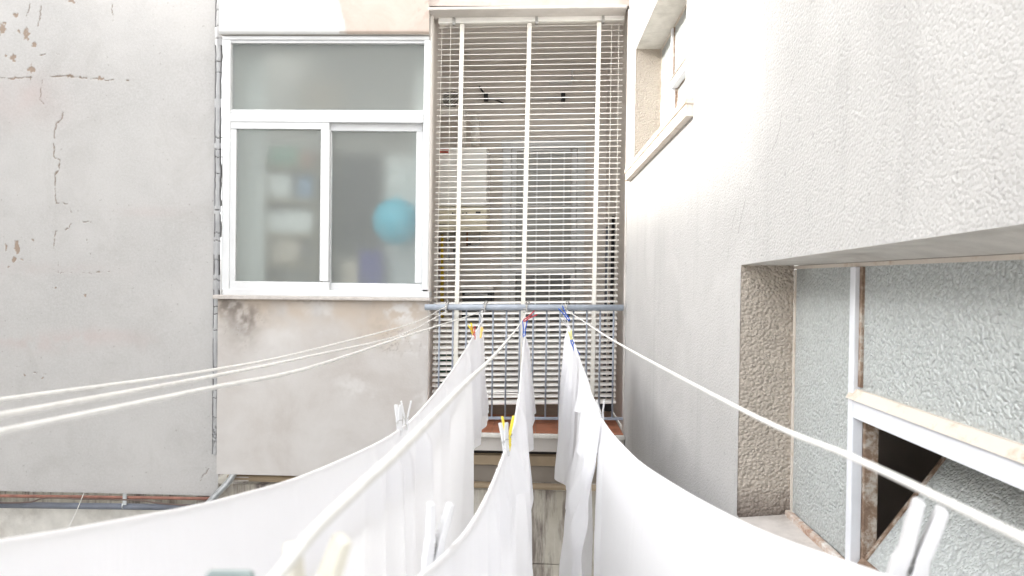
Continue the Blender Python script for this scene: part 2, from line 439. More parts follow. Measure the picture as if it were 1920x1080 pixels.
# side wall: fine grid that carries its own cracks and peeling paint
pl_ = lambda pts, Y=YL: [(P(x, y, Y).x, P(x, y, Y).z) for x, y in pts]
xr = P(412, 540, YL).x; zb = P(200, 925, YL).z; zt = P(200, -140, YL).z
us = np.linspace(P(-40, 540, YL).x, xr, 330); vs = np.linspace(zb, zt, 760)
U, V = np.meshgrid(us, vs, indexing='ij')
jx = (fbm(U * 40, V * 40, 3, 3) - .5) * .022; jz = (fbm(U * 40, V * 40, 3, 5) - .5) * .022
cr = np.zeros_like(U)
for pts, w, brk in [
    ([(78, 0), (75, 25), (70, 50)], .005, .45), ([(210, 5), (212, 45)], .004, .45),
    ([(0, 146), (30, 147), (60, 146)], .004, .4), ([(95, 142), (130, 144), (185, 149), (205, 151), (242, 150)], .006, .42),
    ([(80, 150), (75, 185), (85, 203)], .004, .4), ([(72, 105), (95, 98), (115, 102)], .0035, .45),
    ([(118, 213), (115, 225), (105, 232), (102, 260), (101, 295), (112, 300), (112, 310), (104, 330), (102, 360), (106, 380)], .007, .3),
    ([(106, 380), (130, 382), (136, 410), (138, 416), (122, 433), (104, 434), (101, 465)], .005, .38),
    ([(138, 416), (170, 416)], .003, .5), ([(108, 490), (110, 512), (170, 512), (240, 506)], .003, .55),
    ([(60, 0), (48, 30)], .004, .5), ([(160, 440), (168, 475)], .003, .5), ([(56, 145), (57, 152)], .006, .2),
    ([(375, 900), (392, 880)], .003, .3), ([(30, 690), (90, 705)], .002, .6)]:
    d = seg_dist(U + jx, V + jz, pl_(pts)); ww = .62 * w * (.4 + 1.2 * fbm(U * 25, V * 25, 2, 9))
    cr = np.maximum(cr, np.clip(1.4 - d / ww, 0, 1) * np.clip((fbm(U * 30, V * 30, 3, 21) - brk) * 8, 0, 1))
pe = np.zeros_like(U)
for x, y, rx, ry in [(4, 55, 10, 14), (50, 62, 8, 14), (63, 83, 9, 6), (35, 60, 5, 6), (26, 108, 10, 7), (58, 130, 7, 12), (28, 146, 10, 4), (10, 105, 4, 6),
                     (130, 143, 12, 3), (188, 149, 10, 4), (32, 465, 6, 14), (26, 485, 5, 9), (60, 450, 4, 4), (10, 465, 3, 8), (28, 28, 8, 5), (130, 2, 10, 4),
                     (42, 485, 4, 3), (14, 500, 4, 3), (45, 705, 3, 3), (80, 708, 3, 2), (105, 540, 3, 2), (160, 555, 3, 4)]:
    c = P(x, y, YL); s_ = YL / F
    d = np.hypot((U + jx * 1.6 - c.x) / (rx * .75 * s_), (V + jz * 1.6 - c.z) / (ry * .8 * s_)) + (fbm(U * 60, V * 60, 3, 31) - .5) * 1.4
    pe = np.maximum(pe, np.clip((1.0 - d) * 4, 0, 1))
pxx = 1000 + U * F / YL; pyy = 525 - (V - H) * F / YL
tint = np.exp(-((pxx - 30) / 90) ** 2 - ((pyy - 195) / 45) ** 2) * .30 * fbm(U * 6, V * 6, 3, 2) * 2
tint += np.exp(-((pyy - 650 - 8 * np.sin(pxx / 40)) / 18) ** 2) * np.clip((360 - pxx) / 200, 0, 1) * .38 * np.clip((fbm(U * 12, V * 12, 4, 4) - .3) * 3, 0, 1)
tint += np.exp(-((pyy - 515) / 12) ** 2) * np.clip((300 - pxx) / 200, 0, 1) * .22 * fbm(U * 12, V * 12, 4, 8)
tint += np.exp(-((pyy - 405) / 10) ** 2) * np.exp(-((pxx - 270) / 60) ** 2) * .2
me = grid_mesh('side_wall', us, vs, lambda u, v: (u, YL + cr * .006 + pe * .003 + (fbm(u * 3, v * 3, 3, 6) - .5) * .012, v), {'crack': np.clip(cr, 0, 1), 'peel': np.clip(pe, 0, 1) * .85, 'tint': np.clip(tint, 0, .6)})
link('side_wall', me, 'grey_plaster', bld)
# the rest of that wall around the detailed stretch
w = MB(); w.box(-9, us[0], YL, YL + .3, zb, H + 9); w.box(us[0], xr, YL + .02, YL + .3, zt, H + 9)
w.build('upper_wall', 'far_plaster', bld)
# mortar joint between side wall and bay
def joint(x0, x1, y0, y1, Y, nm):
    a = P(x0, (y0 + y1) / 2, Y).x; b = P(x1, (y0 + y1) / 2, Y).x; t0 = P((x0 + x1) / 2, y1, Y).z; t1 = P((x0 + x1) / 2, y0, Y).z
    us = np.linspace(a, b, 18); vs = np.linspace(t0, t1, 420); U, V = np.meshgrid(us, vs, indexing='ij')
    wob = (fbm(V * 9, V * 0, 3, 41) - .5) * .012
    c = np.zeros_like(U)
    for e, off in ((a, .008), (b, -.006)):
        c = np.maximum(c, np.clip(1.25 - np.abs(U - e - off - wob) / (.0028 + .003 * fbm(V * 5, U * 0, 2, 44)), 0, 1) * (vnoise(V * 14, U * 0, 47) > .32))
    z = t0
    rr = random.Random(5)
    while z < t1:
        z += rr.uniform(.05, .16)
        c = np.maximum(c, np.clip(1.2 - np.abs(V - z - (fbm(U * 60, V * 0 + z, 2, 3) - .5) * .02) / .0028, 0, 1) * (rr.random() > .2))
    low = np.clip((H - .95 - V) * 6, 0, 1) * np.clip((V - (H - 1.18)) * 10, 0, 1)
    c = np.maximum(c, low * (fbm(U * 90, V * 50, 3, 50) > .55))
    me = grid_mesh(nm, us, vs, lambda u, v: (u, Y - .012 * np.sin(np.clip((u - a) / (b - a), 0, 1) * math.pi) + c * .012 + (fbm(u * 30, v * 14, 3, 51) - .5) * .01, v), {'crack': c})
    link(nm, me, 'mortar', bld)
joint(402, 416, -140, 558, YL - .02, 'mortar_joint')
joint(398, 411, 556, 852, YL - .02, 'mortar_joint')

# bay: lower panel with damp stains
BX0, BX1 = P(407, 730, YB).x, P(801, 730, YB).x
bz0, bz1 = P(600, 893, YB).z, P(600, 560, YB).z
us = np.linspace(BX0, BX1, 190); vs = np.linspace(bz0, bz1, 160); U, V = np.meshgrid(us, vs, indexing='ij')
px_ = 1000 + U * F / YB; py_ = 525 - (V - H) * F / YB
nf = fbm(U * 7, V * 7, 5, 61); nf2 = fbm(U * 22, V * 22, 4, 62)
blob = lambda x, y, rx, ry: np.exp(-((px_ - x + (nf - .5) * 60) / rx) ** 2 - ((py_ - y + (nf2 - .5) * 40) / ry) ** 2)
dark = blob(450, 610, 40, 38) * .75 + blob(415, 580, 20, 22) * .7 + blob(575, 568, 60, 6) * .6 + blob(715, 605, 25, 22) * .35 + blob(730, 650, 40, 14) * .25
dark = np.clip(dark * np.clip((nf2 - .28) * 3.2, 0, 1.2), 0, .8)
sk = np.clip(1 - np.abs(fbm(U * 16, V * 16, 4, 66) - .5) * 42, 0, 1)
dark = np.maximum(dark, sk * np.clip(blob(445, 612, 45, 40) * 1.2 + blob(745, 640, 50, 28) * .8, 0, 1) * .7)
ochre = np.clip(np.exp(-((py_ - 560) / 55) ** 2) * 1.1 * np.clip((nf - .2) * 2, 0, 1) + blob(720, 610, 45, 35) * .7, 0, .8)
pale = np.clip(blob(765, 595, 35, 22) * np.clip((nf2 - .35) * 5, 0, 1) + blob(770, 650, 25, 18) * np.clip((nf2 - .4) * 6, 0, 1) + blob(600, 580, 30, 14) * .5 + blob(520, 640, 30, 20) * .4 + blob(665, 730, 30, 12) * .5 + blob(790, 750, 8, 18) * .6, 0, .8)
me = grid_mesh('bay_wall', us, vs, lambda u, v: (u, YB + (fbm(u * 3, v * 3, 3, 63) - .5) * .008 + pale * 0, v), {'dark': dark, 'ochre': ochre, 'pale': pale})
link('bay_wall', me, 'bay_plaster', bld)
b = MB(); b.box(BX0, BX1, YB + .012, 4.9, bz0, bz1 - .004); b.build('bay_core', 'interior_white', bld)
# bay fascia above the window
us = np.linspace(P(414, 30, YB).x, P(806, 30, YB).x, 120); fz0, fz1 = P(600, 66, YB).z, P(600, -140, YB).z; vs = np.linspace(fz0, fz1, 70)
U, V = np.meshgrid(us, vs, indexing='ij'); px_ = 1000 + U * F / YB; py_ = 525 - (V - H) * F / YB
edge = 622 + py_ * .28 + (fbm(U * 9, V * 9, 3, 71) - .5) * 14
paint = np.clip((px_ - edge) / 5, 0, 1)
dark = np.clip(np.exp(-((py_ - 66) / 3) ** 2) * (px_ > 630) * .7 + np.exp(-((px_ - 790) / 16) ** 2 - ((py_ - 20) / 30) ** 2) * (fbm(U * 25, V * 25, 4, 75) > .52) * .5, 0, .7)  # first term paints the shade along the fascia's bottom edge
ll = grid_mesh('bay_fascia', us, vs, lambda u, v: (u, YB - .03 + .03 * np.clip(1 - (v - fz0) / .012, 0, 1) ** 2 * .4 + (fbm(u * 3, v * 3, 3, 73) - .5) * .006, v), {'paint': paint, 'dark': dark})
link('bay_fascia', ll, 'fascia_paint', bld)
MB().box(us[0], us[-1], YB - .012, 4.9, fz0 + .001, H + 9).build('fascia_core', 'far_plaster', bld)

# bay window: white plastic frame, fixed transom light, two sliding sashes
win = empty('bay_window', P(610, 556, YB), parent=bld); win['label'] = 'white plastic bay window with frosted panes above stained plaster'
def frame4(x0, y0, x1, y1, tl, tt, tr, tb, Y, depth, name, parent, mat='pvc_white', bev=.004):
    f = MB(); f.rect(x0, y0, x1, y0 + tt, Y, depth); f.rect(x0, y1 - tb, x1, y1, Y, depth)
    f.rect(x0, y0 + tt + .15, x0 + tl, y1 - tb - .15, Y + .0005, depth - .001); f.rect(x1 - tr, y0 + tt + .15, x1, y1 - tb - .15, Y + .0005, depth - .001)
    return f.build(name, mat, parent, bevel=bev)
frame4(417, 67, 805, 556, 13.5, 7.5, 12, 12, YB + .005, .10, 'window_frame', win)
frame4(424, 74, 801, 213, 8, 7, 6, 7, YB + .018, .06, 'transom_frame', win)
MB().rect(430.6, 213, 792.9, 229, YB + .010, .09).build('transom', 'pvc_white', win, bevel=.003)
frame4(430, 228, 617, 545, 12, 14, 17, 17, YB + .016, .035, 'sash', win)
frame4(606, 232, 793, 546, 15, 14, 14, 15, YB + .056, .035, 'sash', win)
for (x0, y0, x1, y1, Y) in ((432, 80, 795, 207, YB + .045), (441, 241, 601, 529, YB + .032), (620, 245, 780, 532, YB + .072)):
    MB().rect(x0, y0, x1, y1, Y, .003).build('pane', 'etched_glass', win)
for (x0, y0, x1, y1, Y) in ((432, 80, 795, 207, YB + .0445), (441, 241, 601, 529, YB + .0315), (620, 245, 780, 532, YB + .0715)):
    gk = MB(); t = 1.1
    gk.rect(x0, y0, x1, y0 + t, Y, .002); gk.rect(x0, y0 + t, x0 + t, y1, Y, .002)
    gk.build('gasket', 'black_plastic', win)
MB().front([(398, 560.5), (806, 564.5), (806, 559), (398, 553)], YB - .05, .12).build('sill', 'stone_sill', win, bevel=.004)
# room behind the bay window, daylight comes through a gap added in its unseen ceiling
rx0, rx1, rz0, rz1 = BX0 + .02, BX1 - .02, H - 1.2, H + 2.3
rm = MB(); rm.box(rx0, rx1, 7.2, 7.25, rz0, rz1); rm.box(-.76, -.75, YB + .11, 4.90, rz0, rz1); rm.box(-.866, -.75, 4.901, 4.911, rz0, rz1); rm.box(-.866, -.856, 4.912, 7.2, rz0, rz1)
rm.box(rx0 - .05, rx1, 4.91, 5.2, rz1, rz1 + .05); rm.box(rx0 - .05, rx1, 6.0, 7.25, rz1 + .001, rz1 + .051); rm.box(rx0 - .05, rx1, 4.9, 7.2, rz0 - .05, rz0)
rm.box(rx0 - .05, rx0, YB + .11, 7.2, rz0, rz1 + .9); rm.box(rx1 + .0101, rx1 + .06, YI + .1, 7.2, rz0, rz1)  # left wall carried up past the ceiling gap to keep direct sun out
rm.build('bay_room', 'interior_white', bld)

# lintel and wall above the balcony
LX0, LX1 = P(803, 15, YB).x, XW
lz = P(990, 14, YB).z
lt = MB(); lt.front([(803, 19), (1176, 14.5), (1176, 8.5), (803, 13)], YB - .06, .16); lt.build('lintel', 'slab_paint', bld, bevel=.004)
us = np.linspace(P(806, 5, YB).x, XW + .05, 90); vs = np.linspace(P(990, 13.5, YB).z, H + 2.4, 40)
U, V = np.meshgrid(us, vs, indexing='ij')
me = grid_mesh('head_wall', us, vs, lambda u, v: (u, YB - .02 + 0 * u, v), {'paint': np.ones_like(U) * .8, 'dark': np.clip((fbm(U * 12, V * 12, 4, 81) - .6) * 3, 0, .4)})
link('head_wall', me, 'fascia_paint', bld)
MB().box(us[0], us[-1], YB - .015, 6.1, H + 1.86, H + 9).build('head_core', 'far_plaster', bld)
# balcony shell
ZF = P(960, 812, 4.36).z                                    # floor level
IX0, IX1 = BX1 + .004, XW + .05
sh = MB(); sh.box(-.842, IX1 + .02, YI, YI + .1, ZF, H + 1.86); sh.build('balcony_wall', 'interior_wall', bld)
MB().box(IX0 - .012, IX0, YB + .02, 4.95, ZF, H + 1.86).build('balcony_wall', 'interior_wall', bld)
MB().box(-.842, IX0 - .013, 4.938, 4.95, ZF, H + 1.86).build('balcony_wall', 'interior_wall', bld)
MB().box(-.842, -.83, 4.951, YI - .001, ZF, H + 1.86).build('balcony_wall', 'interior_wall', bld)
MB().box(-.829, IX0 + .0095, 4.951, YI - .001, P(960, 848, 4.36).z, ZF - .005).build('slab_edge', 'grout', bld)
MB().box(XW + .012, XW + .05, YB - .04, YI, ZF, H + 1.86).build('balcony_wall', 'interior_wall', bld)
MB().box(-.829, XW + .012, 4.952, YI, H + 1.802, H + 1.858).build('balcony_ceiling', 'interior_wall', bld)
MB().box(IX0, XW + .012, YB + .10, 4.9515, H + 1.80, H + 1.86).build('balcony_ceiling', 'interior_wall', bld)
# balcony slab
slab = MB(); slab.box(IX0 + .01, XW - .004, 4.385, YI, P(960, 848, 4.36).z, ZF - .012); slab.build('balcony_slab', 'slab_paint', bld, bevel=.004)
MB().box(IX0 + .01, XW - .004, 4.35, 4.386, P(960, 821, 4.36).z, ZF - .004).build('slab_lip', 'concrete_lip', bld, bevel=.006)
MB().box(XW - .0035, XW + .012, 4.48, YI, P(960, 848, 4.36).z, ZF - .005).build('slab_edge', 'concrete_lip', bld)
fl = empty('balcony_floor', (0, 4.7, ZF), parent=bld)
MB().box(IX0 + .011, XW - .005, 4.386, YI, ZF - .0115, ZF - .006).build('grout_bed', 'grout', fl)
tme = MB().box(-.0685, .0685, -.0685, .0685, -.004, .004).mesh('tile')
tme.materials.append(MAT['terracotta'])
yy = 4.455
while yy < 4.95:
    xx = IX0 + .085
    while xx < XW - .07:
        t = bpy.data.objects.new('tile', tme); COL.objects.link(t); t.parent = fl; t.matrix_parent_inverse = Matrix.Translation(fl.location).inverted()
        t.location = (xx, yy, ZF - .003 + random.uniform(-.0012, .0012)); t.rotation_euler = (random.uniform(-.006, .006), random.uniform(-.006, .006), random.uniform(-.01, .01))
        xx += .1405
    yy += .1405
# underneath: support channel, brown conduit, stained concrete panels
YU = 4.66
us_ = (P(430, 900, YU).x, XW - .004)
def hstrip(y0, y1, Y, d, name, mat, x0=None, bev=.002):
    a = us_[0] if x0 is None else x0
    return MB().box(a, us_[1], Y, Y + d, P(980, y1, Y).z, P(980, y0, Y).z).build(name, mat, bld, bevel=bev)
hstrip(855, 873, YU - .05, .06, 'support_flange', 'beam_brown')
hstrip(840, 854.5, YU + .06, .02, 'gap_shade', 'black_plastic')  # black strip stands in for the shade in the gap under the slab
hstrip(873.5, 904, YU, .05, 'support_web', 'beam_taupe')
zc_ = P(980, 911, YU - .02).z
MB().tube([(us_[0], YU - .02, zc_ + .012), (us_[1], YU - .02, zc_ - .004)], .022, 14).build('conduit', 'beam_brown', bld, smooth=True)
pz = [P(980, 919, YU + .02).z, P(980, 1057, YU + .02).z, P(980, 1200, YU + .02).z, P(980, 1345, YU + .02).z]
px_edges = [us_[0] - .4, us_[0] + .75, us_[1]]
for i in range(3):
    for x0_, x1_ in zip(px_edges[:-1], px_edges[1:]):
        MB().box(x0_ + .002, x1_ - .002, YU + .02, YU + .1, pz[i + 1] + .003, pz[i] - .002).build('wall_panel', 'stained_concrete', bld, bevel=.004)
MB().box(-9, XW, YU + .10, YU + .3, 0, pz[0] - .004).build('lower_wall', 'stained_concrete', bld)
MB().box(-9, px_edges[0], YU + .03, YU + .099, 0, P(150, 957, YU).z).build('lower_ledge', 'concrete_lip', bld)
# white bracket under the bay
MB().rect(436, 894, 466, 902, YB + .12, .05).build('bay_bracket', 'slab_paint', bld)

# ------------------------------------------------------------------ pipes below the side wall
def pipe(name, pts, r, mat, label, n=6, k=10, group=None):
    o = MB().tube(spline(pts, n), r, k).build(name, mat, None, smooth=True); return tag(o, label, 'pipe', group)
pipe('rusty_pipe', [P(-60, 929, 4.56), P(180, 932, 4.56), P(400, 935, 4.56)], .011, 'rust_red', 'rusty red pipe running along the foot of the grey side wall')
pp = empty('slate_pipe', P(150, 946, 4.56), 'thick slate blue pipe with metal clamp below the rusty red pipe', 'pipe')
MB().tube([P(-60, 946, 4.56), P(420, 952, 4.56)], .021, 12).build('pipe_run', 'pipe_slate', pp, smooth=True)
MB().torus(P(233, 947, 4.56), .024, .005, (1, 0, .01)).build('clamp', 'galvanized', pp, smooth=True)
MB().rect(230, 926, 237, 947, 4.53, .006).build('clamp_strap', 'galvanized', pp)
pipe('thin_cable', [P(-60, 943, 4.53), P(50, 942, 4.53), P(85, 934, 4.53), P(165, 936, 4.53), P(260, 938, 4.53), P(300, 944, 4.53), P(360, 948, 4.53)], .005, 'pipe_brown', 'thin dark cable wavering between the rusty and slate pipes')
pipe('downpipe', [P(440, 885, 4.55), P(428, 904, 4.545), P(411, 922, 4.54), P(385, 950, 4.54)], .022, 'galvanized', 'shiny galvanized pipe slanting out from under the bay corner', 8, 14)
cd = empty('tied_cord', P(143, 960, 4.5), 'short doubled white cord tied over the slate pipe', 'cord')
for a, b_ in (((157, 925), (128, 992)), ((152, 938), (127, 990))):
    MB().tube(spline([P(*a, 4.52), P((a[0] + b_[0]) / 2 + 1, (a[1] + b_[1]) / 2, 4.515), P(*b_, 4.51)], 4), .0028, 6).build('strand', 'cord_cream', cd, smooth=True)

# ------------------------------------------------------------------ right hand building: white stucco wall with two steel windows
rb = empty('stucco_building', (XW, 2.5, 0), 'white stucco building wall with two recessed frosted steel windows', 'building')
REC = .152
# window A (low, near): opening on the wall plane
A_y1 = PX(1386, 700, XW).y; A_zt = PX(1388, 497, XW).z; A_zb = PX(1381, 965, XW).z; A_y0 = .30
B_y1 = PX(1191, 180, XW).y; B_y0 = PX(1286, 100, XW).y; B_zt = PX(1191, 95, XW).z; B_zb = PX(1286, 196, XW).z - .004
ys = sorted(set(list(np.linspace(-1.2, 4.47, 90)) + [A_y0, A_y1, B_y0, B_y1])); zs = sorted(set(list(np.linspace(H - 3, H + 3, 60)) + [A_zt, A_zb, B_zt, B_zb]))
RISE = lambda u: .026 * (A_y1 - u) / (A_y1 - .835)          # the plaster edge over the low window rises towards the viewer
def keep(u, v):
    a = (u > A_y0) & (u < A_y1) & (v > A_zb) & (v < A_zt); b = (u > B_y0) & (u < B_y1) & (v > B_zb) & (v < B_zt)
    return ~(a | b)
me = grid_mesh('stucco_wall', np.array(ys)[::-1], np.array(zs), lambda u, v: (XW + 0 * u, u, v + np.where((np.abs(v - A_zt) < 1e-6) & (u >= A_y0 - 1e-6) & (u <= A_y1 + 1e-6), RISE(u), 0)), keep=keep)
link('stucco_wall', me, 'white_stucco', rb)
MB().box(XW, XW + .3, -1.2, 4.47, H + 3, H + 9).build('upper_wall', 'white_stucco', rb)
MB().box(XW, XW + .3, -1.2, 4.47, 0, H - 3).build('lower_wall', 'white_stucco', rb)
MB().box(XW + .001, XW + .3, 4.47, 4.475, 0, H + 9).build('wall_end', 'white_stucco', rb)
MB().box(XW - .010, XW + .014, 4.44, 4.475, ZF - .01, lz - .03).build('corner_trim', 'slab_paint', rb, bevel=.004)
def reveals(y0, y1, zb_, zt_, nm):
    e = .0015
    MB().box(XW + e, XW + REC, y1, y1 + .02, zb_ - .02, zt_ + .02).build('window_reveal', 'rough_stucco', rb)         # far jamb
    MB().box(XW + e, XW + REC, y0 - .02, y0, zb_ - .02, zt_ + .02).build('window_reveal', 'rough_stucco', rb)
    rz = RISE(y0) if nm == 'A' else 0.0
    MB().hexa([(XW + e, y0, zt_ + rz), (XW + e, y1, zt_), (XW + e, y1, zt_ + .06), (XW + e, y0, zt_ + .06)],
              [(XW + REC, y0, zt_), (XW + REC, y1, zt_), (XW + REC, y1, zt_ + .06), (XW + REC, y0, zt_ + .06)]).build('window_soffit', 'concrete_lip', rb)
reveals(A_y0, A_y1, A_zb, A_zt, 'A'); reveals(B_y0, B_y1, B_zb, B_zt, 'B')
# steel windows
GX = XW + REC
def steel_window(nm, lab, y0, y1, zb_, zt_, ym, ztr, tilt, cx):
    """ym: mullion position, ztr: transom height; fixed pane from ym to y1, upper pane and hopper from y0 to ym"""
    w = empty(nm, (GX, (y0 + y1) / 2, zb_), parent=rb); w['label'] = lab
    t = .016
    fr = MB(); fr.box(GX, GX + .03, y0, y1, zt_ - .010, zt_ - .001); fr.box(GX, GX + .03, y1 - .010, y1 - .001, zb_, zt_ - .011); fr.box(GX, GX + .03, y0, y0 + .01, zb_, zt_ - .011)
    fr.build('window_frame', 'rusty_paint', w)
    MB().box(GX - .012, GX + .012, ym - t / 2 - .006, ym + t / 2 + .004, zb_ - .01, zt_ - .011).build('mullion', 'steel_frame_white', w, bevel=.002)
    MB().box(GX + .0125, GX + .045, ym - t / 2 - .014, ym + t / 2, zb_ - .01, zt_ - .011).build('mullion_back', 'rusty_steel', w, bevel=.002)
    MB().box(GX - .002, GX + .012, ym - t / 2 - .020, ym - t / 2 - .0065, ztr + .03, zt_ - .011).build('glazing_bead', 'rusty_steel', w, bevel=.001)
    MB().box(GX - .012, GX + .03, y0 + .011, ym - t / 2 - .0065, ztr - .042, ztr).build('transom', 'steel_frame_white', w, bevel=.003)
    MB().hexa([(GX - .020, y0 + .012, ztr + .002), (GX - .020, ym + .006, ztr + .002), (GX - .006, ym + .006, ztr + .024), (GX - .006, y0 + .012, ztr + .024)],
              [(GX + .012, y0 + .012, ztr + .002), (GX + .012, ym + .006, ztr + .002), (GX + .012, ym + .006, ztr + .024), (GX + .012, y0 + .012, ztr + .024)]).build('drip_ledge', 'rusty_paint', w)
    MB().box(GX + .004, GX + .008, ym + .008, y1 - .010, zb_, zt_ - .010).build('pane', 'hammered_glass', w)
    MB().box(GX + .004, GX + .008, y0 + .010, ym - .012, ztr + .002, zt_ - .010).build('pane', 'hammered_glass', w)
    MB().box(GX + .031, GX + .15, y0, ym - .03, ztr - .043, ztr - .035).build('head_lining', 'lining_tan', w)
    # hopper sash tilting into the room, hinged at its foot
    hh = ztr - .042 - zb_ - .004; c, s = math.cos(tilt), math.sin(tilt)
    def tb(a0, a1, b0, b1, d0, d1):   # a along y, b up the sash, d thickness
        f = lambda a, b, d: (GX + .004 + b * s + d * c, a, zb_ + .012 + b * c - d * s)
        return [f(a0, b0, d0), f(a1, b0, d0), f(a1, b1, d0), f(a0, b1, d0)], [f(a0, b0, d1), f(a1, b0, d1), f(a1, b1, d1), f(a0, b1, d1)]
    ya, yb_ = y0 + .02, ym - .020
    sf = MB(); sf.hexa(*tb(ya, yb_, 0, .02, -.004, .016)); sf.hexa(*tb(ya, yb_, hh - .012, hh, 0, .014)); sf.hexa(*tb(yb_ - .012, yb_, .0205, hh - .0125, 0, .014)); sf.hexa(*tb(ya, ya + .012, .0205, hh - .0125, 0, .014))
    sf.build('sash', 'rusty_steel', w, bevel=.0015)
    MB().hexa(*tb(ya + .011, yb_ - .011, .018, hh - .011, .004, .008)).build('pane', 'hammered_glass', w)
    MB().box(GX + .0, GX + .05, y0, ym - .02, zb_ - .006, zb_ + .010).build('sash_rest', 'rusty_ledge', w)
    return w
A_ym = PX(1603, 780, GX).y; A_zb2 = PX(1485, 960, GX).z; A_ztr = PX(1605, 748, GX).z
steel_window('low_window', 'near frosted steel window with open tilted lower sash', A_y0, A_y1, A_zb2, A_zt, A_ym, A_ztr, R(36), 0)
B_ym = PX(1261, 180, GX).y; B_ztr = PX(1262, 152, GX).z
steel_window('high_window', 'far small frosted steel window with rusty stone sill high on the stucco', B_y0 - .25, B_y1, B_zb + .01, B_zt, B_ym, B_ztr, R(3), 0)
# sills
MB().hexa([(XW - .004, A_y0, A_zb - .05), (XW - .004, A_y1, A_zb - .05), (XW - .004, A_y1, A_zb - .008), (XW - .004, A_y0, A_zb - .008)],
          [(GX + .02, A_y0, A_zb - .05), (GX + .02, A_y1, A_zb - .05), (GX + .02, A_y1, A_zb2 - .010), (GX + .02, A_y0, A_zb2 - .010)]).build('sill', 'stone_sill', rb)
MB().box(GX - .016, GX + .002, A_y0, A_y1 - .001, A_zb2 - .03, A_zb2 + .002).build('sill_edge', 'rusty_ledge', rb, bevel=.004)
s_far, s_near = PX(1172, 331, XW - .03).y, PX(1286, 200, XW - .03).y
MB().box(XW - .035, GX + .01, s_near, s_far, B_zb - .028, B_zb).build('sill', 'rusty_paint', rb, bevel=.005)
MB().box(XW - .030, XW + .02, s_near + .004, s_far - .004, B_zb - .075, B_zb - .0285).build('sill_bed', 'rusty_paint', rb, bevel=.003)
# dark rooms behind these windows
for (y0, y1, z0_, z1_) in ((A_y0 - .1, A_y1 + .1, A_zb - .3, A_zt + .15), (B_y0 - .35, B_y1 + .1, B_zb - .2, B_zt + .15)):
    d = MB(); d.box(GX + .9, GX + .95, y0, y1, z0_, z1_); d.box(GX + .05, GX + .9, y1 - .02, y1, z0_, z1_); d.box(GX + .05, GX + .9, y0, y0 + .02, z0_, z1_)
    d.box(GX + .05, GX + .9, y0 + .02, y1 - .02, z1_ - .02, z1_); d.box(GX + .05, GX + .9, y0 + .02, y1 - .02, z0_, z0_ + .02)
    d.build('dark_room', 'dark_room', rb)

# building across the court on the left, out of the picture: its roof edge shades most of this court
nb = empty('opposite_building', (-9, 0, 0), 'tall plain building across the court that shades it', 'building')
tE = math.tan(SUN_EL)
MB().box(-13, -6, 1.25, 9, 0, H + .40 + (XW + 6) * tE).build('wall', 'far_plaster', nb)
MB().box(-13, -6.003, -12, 1.248, 0, H + 1.55 + (XW + 6) * tE).build('shade_block', 'far_plaster', nb)  # unseen taller block, added to shade the near end of the stucco wall

# ------------------------------------------------------------------ balcony railing
ra = empty('balcony_railing', P(985, 785, YR), 'blue grey metal balcony railing with thin upright bars', 'railing')
MB().tube([P(797, 576, YR), P(985, 576.5, YR), P(1169, 577, YR)], .020, 16).build('top_rail', 'rail_blue', ra, smooth=True)
MB().front([(800, 786), (1168, 788), (1168, 783), (800, 781)], YR, .014).build('bottom_rail', 'bar_blue', ra, bevel=.002)
for i in range(14):
    xt = 824.5 + i * 25.1; xb = xt - 3.0
    MB().tube([P(xt, 578, YR + .006), P(xb, 783, YR + .006)], .0058, 8).build('bar', 'bar_blue', ra, smooth=True)

# ------------------------------------------------------------------ venetian blind
bl = empty('venetian_blind', P(985, 757, YBL), 'cream slatted venetian blind filling the balcony opening', 'blind')
MB().front([(822, 43.5), (1171, 37), (1171, 22), (822, 27)], YBL - .03, .07).build('head_rail', 'slat_cream', bl, bevel=.003)
for x in (851, 1006, 1131):
    q = 29.5 - (x - 822) * .0145
    b_ = MB(); b_.front([(x - 2.5, q + 14), (x + 2.5, q + 14), (x + 2.5, q - 6), (x - 2.5, q - 6)], YBL - .036, .005); b_.front([(x - 2.5, q + 16.5), (x + 2.5, q + 16.5), (x + 2.5, q + 14.2), (x - 2.5, q + 14.2)], YBL - .036, .03)
    b_.build('bracket', 'metal_wire', bl)
NS = 69
y_top, y_bot = 49.5, 752
Lw = .5 * (P(1168, 300, YBL).x - P(823, 300, YBL).x)
# one curved slat
sm = MB(); SW, TIL = .038, R(15); K = 5; top = []; bot = []
for j in range(K + 1):
    a = (j / K - .5) * SW; cv = .0035 * (1 - (2 * j / K - 1) ** 2)
    top.append((a, cv)); bot.append((a, cv - .0012))
prof = top + bot[::-1]
rot = lambda a, c: (a * math.cos(TIL) - c * math.sin(TIL), a * math.sin(TIL) + c * math.cos(TIL))
prof = [rot(*q) for q in prof]; Np = len(prof); XS = [-1, -.72, 0, .72, 1]
vv = [(x * Lw, a, c) for x in XS for a, c in prof]; ff = []
for s_ in range(len(XS) - 1):
    for j in range(Np): ff.append((s_ * Np + j, s_ * Np + (j + 1) % Np, (s_ + 1) * Np + (j + 1) % Np, (s_ + 1) * Np + j))
for j in range(K):
    ff.append((j, j + 1, Np - 2 - j, Np - 1 - j)); ff.append(tuple((len(XS) - 1) * Np + q for q in (Np - 1 - j, Np - 2 - j, j + 1, j)))
sm.add(vv, ff); sme = sm.mesh('slat'); sme.materials.append(MAT['slat_cream'])
sme.polygons.foreach_set('use_smooth', [True] * len(sme.polygons))
